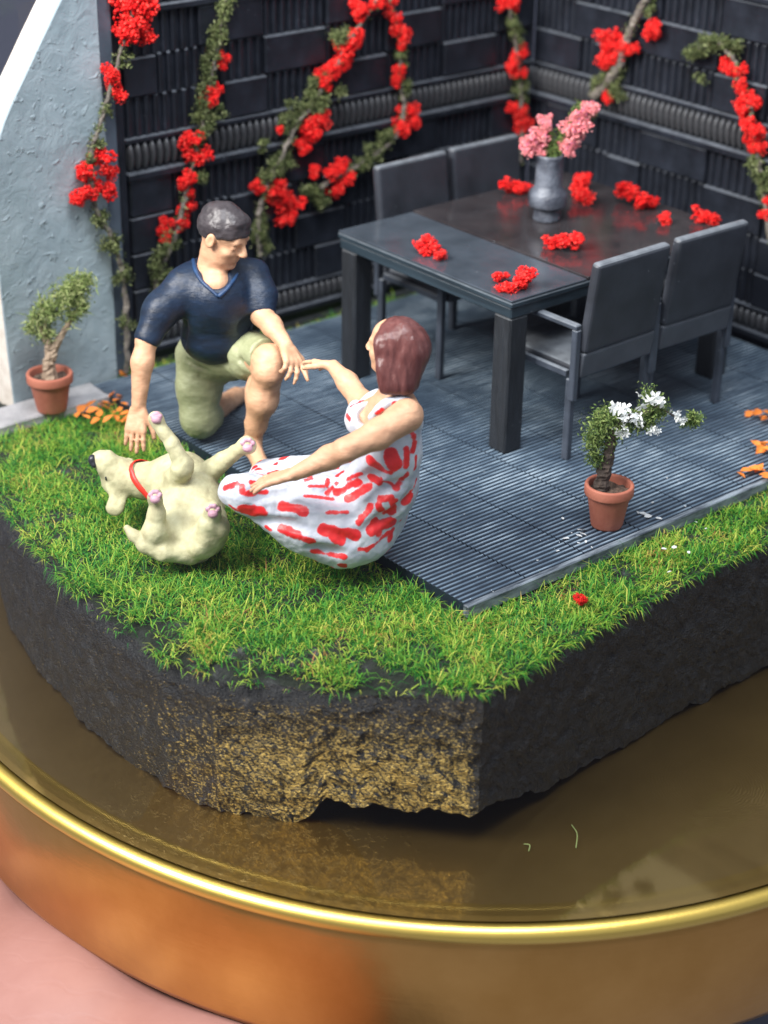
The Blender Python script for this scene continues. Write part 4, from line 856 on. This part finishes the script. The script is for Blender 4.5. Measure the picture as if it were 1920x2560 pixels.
# ------------------------------------------------------------------ the woman
def woman():
    hc = at(982, 868, 7.03); Fd = nrm(-.86*RH+.46*DH+.06*UP); s = .236
    nsh, nelb, nwri = at(1018, 1040, 6.985), at(866, 1124, 6.92), at(734, 1185, 6.985)
    fsh, felb, fwri = at(940, 1018, 7.27), at(902, 1003, 7.36), at(833, 916, 7.52)
    f = Field((-.75, .10, .10), (.50, 1.40, 1.10), VX)
    A, p = sculpt_head(f, hc, Fd, UP, s, False)
    f.cap(at(988, 1005, 7.07), hc-A[2]*.25*s-A[1]*.10*s, .060, .052, .025)
    f.cap(at(1012, 1036, 7.01), at(948, 1016, 7.26), .062, .058, .04); f.cap(at(982, 1040, 7.10), at(972, 1095, 7.14), .108, .092, .04); f.cap(at(900, 1050, 7.13), at(930, 1040, 7.16), .05, .07, .03)
    f.chain([nsh, at(945, 1085, 6.95), nelb], [.062, .056, .045], .025); f.chain([nelb, at(825, 1143, 6.97), nwri], [.046, .046, .028], .02)
    sculpt_hand(f, nwri, at(645, 1206, 7.03)-nwri, -UP-.15*RH, DH-.1*RH, 1.10, (.12, .10, .12, .16), .20, .75)
    f.chain([fsh, felb], [.052, .045], .02); f.chain([felb, at(868, 955, 7.44), fwri], [.046, .043, .027], .02)
    sculpt_hand(f, fwri, at(745, 896, 7.74)-fwri, -UP*.8-RH*.4, -DH*.6-RH*.1+UP*.1, 1.04, (.10, .12, .18, .22), .04, .35)
    o, _, _ = sculpt('person', f, MAT['skin2'], None, ((.0022, 30.),)); tag(o, 'seated brown-haired woman figurine in a white dress with red patches', 'person')
    # dress
    f = Field((-.95, .05, -.07), (.55, 1.40, .95), VX)
    f.cap(at(922, 1268, 7.38), at(958, 1205, 7.27), .166, .132, .05); f.chain([at(955, 1205, 7.27), at(975, 1130, 7.17), at(976, 1060, 7.11)], [.138, .114, .118], .05)
    f.chain([at(872, 1312, 7.33), at(772, 1290, 7.28), at(612, 1236, 7.22)], [.150, .138, .074], .06); f.cap(at(612, 1232, 7.20), at(585, 1228, 7.22), .074, .060, .03)
    f.chain([at(900, 1250, 7.45), at(760, 1205, 7.52), at(668, 1183, 7.58)], [.150, .100, .060], .06); f.chain([at(640, 1232, 7.26), at(655, 1195, 7.5)], [.06, .055], .06); f.cap(at(800, 1265, 7.35), at(690, 1222, 7.38), .13, .07, .06)
    f.ell(at(899, 1050, 7.12), (RH, DH, UP), (.058, .060, .060), .04); f.ell(at(902, 1034, 7.26), (RH, DH, UP), (.057, .058, .056), .04); f.ell(at(866, 1350, 7.37), (RH, DH, UP), (.165, .15, .075), .06)
    f.cap(at(720, 1300, 7.24), at(860, 1345, 7.32), .06, .095, .06)
    V0, F0 = f.mesh(); bv0 = BVHTree.FromPolygons([Vector(v) for v in V0], [tuple(q) for q in F0])
    def fold(pts, r, k=.035):
        c = []
        for x, y in pts:
            d = Vector(ray(520+x*.36166, 760+y*.36166)).normalized(); h = bv0.ray_cast(Vector(CAM), d)
            if h[0] is not None: c.append(np.array(h[0]))
        if len(c) > 1 and all(np.linalg.norm(c[i+1]-c[i]) < .3 for i in range(len(c)-1)):
            c = catmull(c, 4); rr = r*np.sin(np.linspace(.35, math.pi-.35, len(c))); f.chain(list(c), list(rr), k, op='sub')
    fold([(330, 1500), (520, 1520), (760, 1560), (1000, 1640)], .013); fold([(480, 1640), (700, 1690), (920, 1720)], .010); fold([(420, 1400), (640, 1380), (860, 1400), (1040, 1380)], .012)
    fold([(600, 1240), (740, 1290), (900, 1310), (1060, 1250), (1180, 1170)], .020, .05); fold([(1060, 1440), (1200, 1300), (1340, 1230)], .010); fold([(1080, 1560), (1260, 1460), (1400, 1300)], .010); fold([(640, 1460), (820, 1490), (1010, 1480)], .009)
    fold([(300, 1330), (470, 1320), (620, 1290)], .009)
    # neckline, armholes, then straps
    f.cap(at(975, 985, 7.04), at(930, 1035, 7.05), .085, .058, .012, op='sub'); f.cap(at(930, 1030, 7.05), at(912, 1062, 7.02), .045, .016, .012, op='sub'); f.cap(nsh, at(985, 1068, 6.90), .078, .06, .012, op='sub'); f.cap(fsh, at(935, 1020, 7.40), .07, .06, .012, op='sub')
    f.half(at(985, 1000, 7.05), UP, .01)
    for pts in ([(930, 1044, 7.03), (952, 1018, 6.99), (985, 1003, 6.985), (1020, 1006, 7.00), (1042, 1030, 7.03), (1046, 1065, 7.06)], [(902, 1020, 7.22), (918, 1000, 7.22), (945, 985, 7.22)]):
        c = catmull([at(*q) for q in pts], 4); f.chain(list(c), [.017]*len(c), .012)
    V, F = f.mesh(); V = roughen(V, F, ((.006, (14., 14., 6.)), (.002, 40.))); dr = part('dress', V, F, MAT['dress'], o, True)
    bvh = BVHTree.FromPolygons([Vector(v) for v in V], [tuple(q) for q in F]); C = Vector(CAM)
    def hit(x, y):
        u, v = 520+x*.36166, 760+y*.36166; d = Vector(ray(u, v)).normalized(); h = bvh.ray_cast(C, d); return np.array(h[0]) if h[0] is not None else None
    strokes = [(270, 1150, 320, 1130, 24), (120, 1270, 200, 1240, 18), (235, 1260, 240, 1300, 22), (265, 1310, 330, 1300, 18), (330, 1240, 300, 1230, 16), (330, 1300, 400, 1300, 14), (250, 1420, 360, 1450, 44), (520, 1400, 660, 1430, 34), (670, 1325, 860, 1350, 11), (820, 1440, 960, 1440, 10), (510, 1550, 720, 1640, 27), (800, 1560, 1020, 1600, 36), (870, 1610, 920, 1630, 34),
        (720, 1710, 940, 1745, 17), (1050, 1690, 1100, 1700, 15), (1110, 1690, 1250, 1580, 12), (1130, 1560, 1270, 1510, 38), (1150, 1500, 1180, 1580, 30), (1040, 1510, 1120, 1400, 21), (1190, 1350, 1260, 1340, 22), (1285, 1370, 1270, 1430, 26), (1180, 1390, 1200, 1430, 22), (1215, 1440, 1250, 1430, 18), (1330, 1500, 1390, 1440, 15), (970, 1345, 1120, 1260, 27), (890, 1300, 1040, 1230, 24), (820, 1310, 860, 1270, 12), (890, 1240, 1060, 1170, 13), (890, 1190, 930, 1160, 18),
        (670, 1220, 720, 1210, 10), (700, 1260, 800, 1260, 10), (830, 1210, 820, 1250, 12), (1130, 1200, 1180, 1230, 28), (1200, 1210, 1290, 1260, 12), (1300, 1270, 1370, 1180, 22), (1120, 1080, 1190, 1130, 33), (1190, 1140, 1260, 1165, 17), (1260, 1040, 1290, 1110, 46), (1370, 1000, 1375, 1120, 21), (1400, 880, 1430, 930, 18), (1430, 960, 1420, 1010, 22), (1435, 1060, 1430, 1140, 14), (1290, 690, 1390, 710, 17), (1170, 760, 1200, 725, 10), (990, 710, 1080, 670, 12), (960, 760, 980, 800, 12), (1360, 1370, 1400, 1330, 24), (400, 1540, 430, 1560, 14), (150, 1395, 220, 1430, 12), (1400, 1300, 1440, 1210, 9)]
    SEG = []
    for x0, y0, x1, y1, r in strokes:
        a, b = hit(x0, y0), hit(x1, y1)
        if a is None: a = b
        if b is None: b = a
        if a is None: continue
        if np.linalg.norm(a-b) > .25: b = a
        SEG.append((a, b, r*.36166/640*1.16))
    # the pattern goes on round the hidden sides
    rr_ = np.random.default_rng(5); cand = V[rr_.integers(0, len(V), 900)]
    for q in cand:
        if len(SEG) > 150: break
        if (nrm(q-at(900, 1230, 7.25))@nrm(CAM-q)) > -.05: continue
        if min(np.linalg.norm((a+b)/2-q) for a, b, _ in SEG) < .062: continue
        SEG.append((q, q+rr_.normal(0, .022, 3), rr_.uniform(.010, .020)))
    dist = np.full(len(V), 1.)
    for a, b, r in SEG:
        ba = b-a; t = np.clip(((V-a)@ba)/max(ba@ba, 1e-9), 0, 1); dist = np.minimum(dist, np.linalg.norm(V-a-t[:, None]*ba, axis=1)-r)
    at_ = dr.data.attributes.new('stroke', 'FLOAT', 'POINT'); at_.data.foreach_set('value', dist.astype(np.float32))
    # hair
    f = Field(hc-.26, hc+.30, .0058); f = Field(at(984, 900, 7.03)-.30, at(984, 900, 7.03)+.30, .0060)
    f.ell(p(0, -.12, .14), A, np.array((.385, .45, .40))*s, .01); f.cap(p(0, -.30, .0), at(993, 950, 7.02), .082, .076, .04)
    near = -np.sign((A[0]@(CAM-hc)))*-1
    f.chain([p(.30*near, .02, .10), p(.34*near, -.04, -.25), p(.34*near, -.02, -.62)], [.055, .050, .046], .04); f.chain([p(-.30*near, .0, .10), p(-.34*near, .02, -.25), p(-.34*near, -.05, -.6)], [.06, .05, .04], .04)
    f.cap(at(1010, 900, 7.0), at(1004, 955, 7.0), .066, .056, .04); f.cap(at(962, 930, 6.97), at(960, 962, 6.98), .042, .042, .04)
    f.half(p(0, .10, .12), Fd*.93-UP*.36, .008); f.half(at(985, 982, 7.0), -UP-.10*RH, .02)
    for a, b in (((985, 830), (960, 960)), ((1010, 830), (1000, 970)), ((1035, 850), (1032, 960)), ((998, 880), (982, 975))): f.cap(at(*a, 6.885), at(*b, 6.885), .006, .010, .03, op='sub')
    sculpt('hair', f, MAT['hair_brown'], o, ((.0045, (34., 34., 5.)),))
    return o
woman()

# ------------------------------------------------------------------ the dog on its back
def dog():
    f = Field((-1.15, .70, -.10), (-.05, 1.95, .62), .0064)
    f.chain([at(470, 1325, 7.52), at(478, 1262, 7.60), at(455, 1205, 7.70)], [.145, .128, .128], .05); f.ell(at(532, 1318, 7.50), (RH, DH, UP), (.066, .085, .11), .03); f.ell(at(410, 1328, 7.50), (RH, DH, UP), (.060, .080, .10), .03)
    f.cap(at(440, 1205, 7.68), at(352, 1200, 7.74), .105, .072, .04); f.cap(at(352, 1200, 7.74), at(308, 1196, 7.75), .072, .076, .03)
    f.ell(at(300, 1196, 7.75), (RH, DH, UP), (.078, .085, .085), .03); f.chain([at(288, 1175, 7.73), at(265, 1155, 7.71), at(248, 1150, 7.70)], [.056, .044, .034], .03); f.cap(at(275, 1180, 7.70), at(262, 1172, 7.69), .035, .025, .02)
    f.cap(at(300, 1225, 7.70), at(288, 1268, 7.69), .034, .040, .02, (nrm(-DH+.4*UP), .45)); f.cap(at(300, 1180, 7.86), at(320, 1165, 7.92), .034, .036, .02, (nrm(-DH+.4*UP), .5))
    # fore legs
    f.chain([at(432, 1212, 7.58), at(455, 1172, 7.46), at(459, 1160, 7.45)], [.056, .040, .036], .02); f.chain([at(459, 1160, 7.45), at(430, 1110, 7.43), at(396, 1060, 7.42)], [.036, .030, .026], .015); f.ell(at(390, 1046, 7.42), (RH, DH, UP), (.031, .034, .036), .015)
    f.chain([at(505, 1192, 7.62), at(560, 1150, 7.55), at(606, 1118, 7.50)], [.056, .036, .027], .02); f.ell(at(618, 1112, 7.49), (RH, DH, UP), (.036, .034, .038), .015)
    # hind legs
    f.chain([at(408, 1340, 7.42), at(388, 1330, 7.36)], [.075, .052], .03); f.chain([at(388, 1330, 7.36), at(392, 1285, 7.34), at(390, 1258, 7.32)], [.050, .036, .030], .02); f.ell(at(388, 1242, 7.30), (RH, DH, UP), (.034, .034, .036), .015)
    f.chain([at(505, 1345, 7.40), at(540, 1318, 7.36)], [.085, .060], .03); f.chain([at(500, 1350, 7.38), at(522, 1310, 7.33), at(530, 1290, 7.31)], [.055, .042, .034], .02); f.ell(at(532, 1276, 7.29), (RH, DH, UP), (.036, .034, .038), .015)
    f.chain([at(475, 1385, 7.42), at(410, 1382, 7.37), at(362, 1362, 7.36), at(335, 1340, 7.36), at(318, 1322, 7.36)], [.046, .036, .030, .024, .016], .015)
    f.cap(at(462, 1345, 7.32), at(470, 1240, 7.42), .035, .03, .06, op='sub')
    for q in ((388, 1046, 7.38), (618, 1112, 7.45)): pass
    o, V, F = sculpt('dog', f, MAT['dog'], None, ((.006, 8.), (.0028, 26.), (.001, 70.))); tag(o, 'cream dog figurine rolling on its back with a red collar', 'dog')
    bvh = BVHTree.FromPolygons([Vector(v) for v in V], [tuple(q) for q in F])
    # pads
    for (u, v, dep, spread) in ((391, 1044, 7.38, 11), (619, 1113, 7.45, 15), (388, 1242, 7.26, 14), (532, 1278, 7.25, 15)):
        g_ = Field(at(u, v, dep)-.075, at(u, v, dep)+.075, .004)
        def hitp(a, b):
            d = Vector(ray(a, b)).normalized(); h = bvh.ray_cast(Vector(CAM), d); return np.array(h[0]) if h[0] is not None else at(a, b, dep+.02)
        g_.ell(hitp(u, v+spread*.5), (RH, DH, UP), (.021, .016, .017), .006)
        for k in range(4): g_.ell(hitp(u+spread*(-.85+.57*k), v-spread*(.35+(.5 if k in (1, 2) else 0.))), (RH, DH, UP), (.0105, .010, .011), .004)
        sculpt('paw_pad', g_, MAT['pad'], o)
    # collar, nose, eye
    a, b = at(352, 1200, 7.74), at(440, 1205, 7.68); ax = nrm(b-a+.15*UP); c = a+(b-a)*.28; e1 = nrm(np.cross(ax, UP)); e2 = np.cross(ax, e1); vs, fs = [], []
    R0 = .082+.006
    for k in range(36):
        th = 2*math.pi*k/36
        d0 = e1*math.cos(th)+e2*math.sin(th); h = bvh.ray_cast(Vector(c), Vector(d0)); rad = min(h[3], .104) if h[0] is not None else R0
        for w, t in ((-.013, .001), (-.011, .007), (.011, .007), (.013, .001)): vs.append(c+ax*w+d0*(rad+t))
    for k in range(36):
        for j in range(3): fs.append((k*4+j, k*4+j+1, ((k+1) % 36)*4+j+1, ((k+1) % 36)*4+j))
    part('collar', vs, fs, MAT['redpaint'], o, True)
    g_ = Field(at(232, 1150, 7.67)-.06, at(232, 1150, 7.67)+.06, .004); g_.ell(at(231, 1150, 7.68), (RH, DH, UP), (.018, .022, .024), .004); g_.ell(at(235, 1162, 7.675), (RH, DH, UP), (.012, .014, .014), .006); sculpt('nose', g_, MAT['black'], o)
    d = Vector(ray(265, 1196)).normalized(); h = bvh.ray_cast(Vector(CAM), d)
    if h[0] is not None:
        q = np.array(h[0]); g_ = Field(q-.03, q+.03, .0025); g_.ell(q, (RH, DH, UP), (.004, .006, .011), .002); sculpt('eye', g_, MAT['black'], o)
    return o
dog()

# ------------------------------------------------------------------ static grass
def inside(P, poly):
    x, y = P[:, 0], P[:, 1]; r = np.zeros(len(P), bool); n = len(poly)
    for i in range(n):
        x0, y0 = poly[i]; x1, y1 = poly[(i+1) % n]; c = ((y0 > y) != (y1 > y)) & (x < (x1-x0)*(y-y0)/(y1-y0+1e-12)+x0); r ^= c
    return r
poly = np.array(top_pts); NB = 320000
P = np.c_[rng.uniform(-1.15, 3.35, NB), rng.uniform(-.55, 3.3, NB)]; P = P[inside(P, cen+(poly-cen)*.992)]
deckm = (P[:, 0] > -.008) & (P[:, 1] > -.022) & (P[:, 0] < X0+9*PW) & (P[:, 1] < Y1+.0)
keep = ~deckm & ~((P[:, 1] > 2.57) & (P[:, 0] < .19)) & (P[:, 1] < 2.83) & (P[:, 0] < 3.0)
P = P[keep]
dens = np.array([fbm((x, y, 2.), 5., 3) for x, y in P]); dd = np.array([fbm((x, y, 7.), 2.2, 2) for x, y in P])
edge = np.array([np.min(np.hypot(ring[:, 0]-x, ring[:, 1]-y)) for x, y in P])
front_left = (P[:, 0] < -.40) & (P[:, 1] < 1.1)
bare = np.array([fbm((x, y, 11.), 7., 3) for x, y in P]); pk = np.clip(.80+1.3*dens, .10, 1)*np.where(edge < .08, .7, 1)*np.where(front_left & (edge < .085+.22*bare), .07, 1)
P = P[rng.uniform(0, 1, len(P)) < pk]; n = len(P)
print('blades', n)
lean = rng.uniform(.6, 2.1, n); az = rng.uniform(0, 2*np.pi, n); L = rng.uniform(.030, .088, n)*np.where(rng.uniform(0, 1, n) < .06, 1.5, 1.)*np.clip(1+.5*np.array([fbm((x, y, 4.), 3., 2) for x, y in P]), .6, 1.5)
ei = np.array([np.argmin(np.hypot(ring[:, 0]-x, ring[:, 1]-y)) for x, y in P]); ed = np.hypot(ring[ei, 0]-P[:, 0], ring[ei, 1]-P[:, 1]); spill = ed < .05
az = np.where(spill, np.arctan2(outn[ei, 1], outn[ei, 0])+rng.normal(0, .7, n), az); lean = np.where(spill, rng.uniform(.8, 2.0, n), lean)
d0 = np.c_[np.cos(az)*np.sin(lean*.6), np.sin(az)*np.sin(lean*.6), np.cos(lean*.6)]; d1 = np.c_[np.cos(az+.3)*np.sin(lean*1.35), np.sin(az+.3)*np.sin(lean*1.35), np.cos(lean*1.35)]
sd = np.c_[-np.sin(az), np.cos(az), np.zeros(n)]*rng.uniform(.0015, .0029, n)[:, None]
B = np.c_[P, np.array([ztop(x, y, e) for (x, y), e in zip(P, ed)])-.004]; m1 = B+d0*(L*.5)[:, None]; tip = m1+d1*(L*.5)[:, None]; tip[:, 2] = np.where(spill, tip[:, 2], np.maximum(tip[:, 2], B[:, 2]+.006))
V = np.stack([B-sd, B+sd, m1+sd*.8, m1-sd*.8, tip], 1).reshape(-1, 3); i5 = 5*np.arange(n)
T = np.vstack([np.c_[i5, i5+1, i5+2], np.c_[i5, i5+2, i5+3], np.c_[i5+3, i5+2, i5+4]])
gr = link('grass', mesh('grass', V, T, MAT['grass'])); tag(gr, 'short bright green static grass round the deck', 'grass', kind='stuff')

# ------------------------------------------------------------------ fallen leaves, petals, scraps
def leaf_mesh(seed):
    r = random.Random(seed); w = r.uniform(.5, .75); c = r.uniform(.1, .3)
    pts = [(-1, 0, 0), (-.45, -w, c), (.1, -w*.9, c*1.2), (.6, -w*.4, c), (1.05, 0, r.uniform(.1, .5)), (.6, w*.4, c), (.1, w*.9, c*1.2), (-.45, w, c), (-.4, 0, 0), (.2, 0, .02)]
    return mesh('fallen_leaf', pts, [(0, 1, 8), (1, 2, 9, 8), (2, 3, 9), (3, 4, 9), (4, 5, 9), (5, 6, 9), (6, 7, 8, 9), (7, 0, 8)], MAT['orange'])
LM = [leaf_mesh(i) for i in range(4)]
def scatter(lab, grp, spots_, size, z):
    for i, (u, v) in enumerate(spots_):
        q = onz(u, v, z); o = link('fallen_leaf', LM[i % 4], None, (q[0], q[1], z+random.uniform(.006, .03))); s = size*random.uniform(.75, 1.25); o.scale = (s, s, s)
        o.rotation_euler = (random.uniform(-.5, .5), random.uniform(-.5, .5), random.uniform(0, 6.28)); tag(o, lab, 'leaf', grp)
scatter('orange leaf in the heap between the lawn and the blue-grey wall', 'orange leaves by the grey wall', [(196, 1042), (215, 1048), (232, 1036), (250, 1046), (268, 1034), (262, 1012), (280, 1020), (296, 1008), (300, 1030), (285, 1044), (310, 1042), (318, 1022), (240, 1058), (272, 1060), (305, 1058), (325, 1050), (255, 1025), (290, 1050), (309, 946), (228, 1022), (205, 1030), (282, 1000), (318, 1066), (300, 1000)], .030, -.02)
scatter('orange leaf on the deck beside the right picture edge', 'orange leaves on the right of the deck', [(1872, 1042), (1890, 1046), (1905, 1052), (1915, 1045), (1912, 1060), (1888, 1124), (1900, 1130), (1912, 1122), (1916, 1135), (1903, 1118), (1850, 1192), (1868, 1188), (1885, 1184), (1900, 1186), (1912, 1200), (1916, 1206), (1897, 1180)], .032, .0)
PT = [mesh('white_petal', [(-1, 0, 0), (-.3, -.7, .1), (.7, -.5, .2), (1, .2, .1), (.2, .8, .25), (-.6, .6, .1)], [(0, 1, 2, 3, 4, 5)], MAT['white'])]
def c8(x, y): return 1320+x*.36166, 940+y*.36166
for i, (x, y, s) in enumerate(((370, 1070, .022), (380, 1100, .018), (350, 1110, .016), (260, 1130, .018), (100, 830, .010), (240, 990, .009), (205, 1215, .009), (800, 960, .022), (830, 975, .018), (760, 950, .014), (905, 990, .016), (860, 880, .008), (900, 785, .010), (1085, 905, .008), (400, 1150, .008), (300, 1090, .007), (65, 1280, .008), (960, 710, .007), (440, 1190, .007), (350, 1160, .008),
                               (940, 1200, .012), (1010, 1190, .012), (1110, 1225, .012), (975, 1360, .010), (1230, 1060, .009), (1160, 1015, .009))):
    on_grass = i >= 20; z = .0 if not on_grass else .002; q = onz(*c8(x, y), z)
    o = link('white_petal', PT[0], None, (q[0], q[1], z+.004)); o.scale = (s, s*random.uniform(.6, 1), s); o.rotation_euler = (random.uniform(-.4, .4), random.uniform(-.4, .4), random.uniform(0, 6.28))
    tag(o, 'tiny white petal on the deck round the white-flowered pot' if not on_grass else 'white petal caught in the grass strip below the white-flowered pot', 'petal', 'white petals on the deck' if not on_grass else 'white petals in the grass')

for i, (u0, v0, u1, v1) in enumerate(((1429, 2062, 1440, 2120), (1310, 2110, 1322, 2128))):
    a, b = onz(u0, v0, ZF+.006), onz(u1, v1, ZF+.006); mid = (a+b)/2+RH*.012+UP*.012
    cpth = catmull([a, mid, b], 6); o = link('loose_fibre', None, None, tuple(a)); bpy.data.objects.remove(o)
    vs_, fs_ = tube(cpth-a, .0020, 5); o = link('loose_fibre', mesh('loose_fibre', vs_, fs_, MAT['palebush']), None, tuple(a))
    tag(o, ['long curved straw fibre lying on the brass floor below the front corner', 'short scrap of fibre on the brass floor right of the overhang', 'scrap of fibre on the brass floor by the block lower left edge', 'short fibre on the brass floor below the gold-speckled face'][i], 'fibre', 'loose fibres on the brass floor')
# ------------------------------------------------------------------ holding hand
def holding_hand():
    f = Field((-4.2, -3.9, -2.6), (2.4, 2.0, -.6), .045)
    b = onz(60, 2560, -1.70); c = b+DH*.9+RH*.3
    f.chain([b-DH*.9-RH*.5, b+RH*.15, c], [.50, .52, .42], .1, flat=(UP, .62)); f.chain([b+RH*.5-DH*1.3-UP*.1, b+RH*.8-DH*.6, b+RH*1.0+DH*.3], [.62, .55, .44], .15, flat=(UP, .55))
    for i in range(4):
        p0 = b+RH*(.15+.42*i)+DH*(.35-.08*i); p1 = p0+DH*.8+RH*.1; p1[2] = -1.72; p2 = p1+DH*(.62+.1*(i in (1, 2))); f.chain([p0, p1, p2], [.24, .22, .17], .06)
    t0 = b-RH*.35-DH*.2; t1 = onz(-60, 2300, -1.62); t2 = onz(-200, 2180, -1.60); t3 = onz(-420, 2040, -1.50); f.chain([t0, t1, t2, t3], [.34, .27, .24, .19], .1)
    o, _, _ = sculpt('hand', f, MAT['hand']); tag(o, 'bare hand holding the brass base from below, at the lower left', 'hand')
holding_hand()

# ------------------------------------------------------------------ glass dome
H0 = 2.55
prof = [(-.065, ZF+.001), (-.065, .6), (-.065, 1.6), (-.065, H0)]+[(-.065-2.55*(1-math.cos(a)), H0+2.2*math.sin(a)) for a in np.linspace(.12, math.pi/2-.02, 12)]
vs, fs = oval_sweep(prof, 120); fs.append(tuple(range((len(prof)-1)*120, len(prof)*120)))
dm = link('glass_dome', mesh('glass_dome', vs, fs, MAT['glass'], True)); tag(dm, 'clear glass dome standing inside the brass rim over the whole garden', 'glass dome')
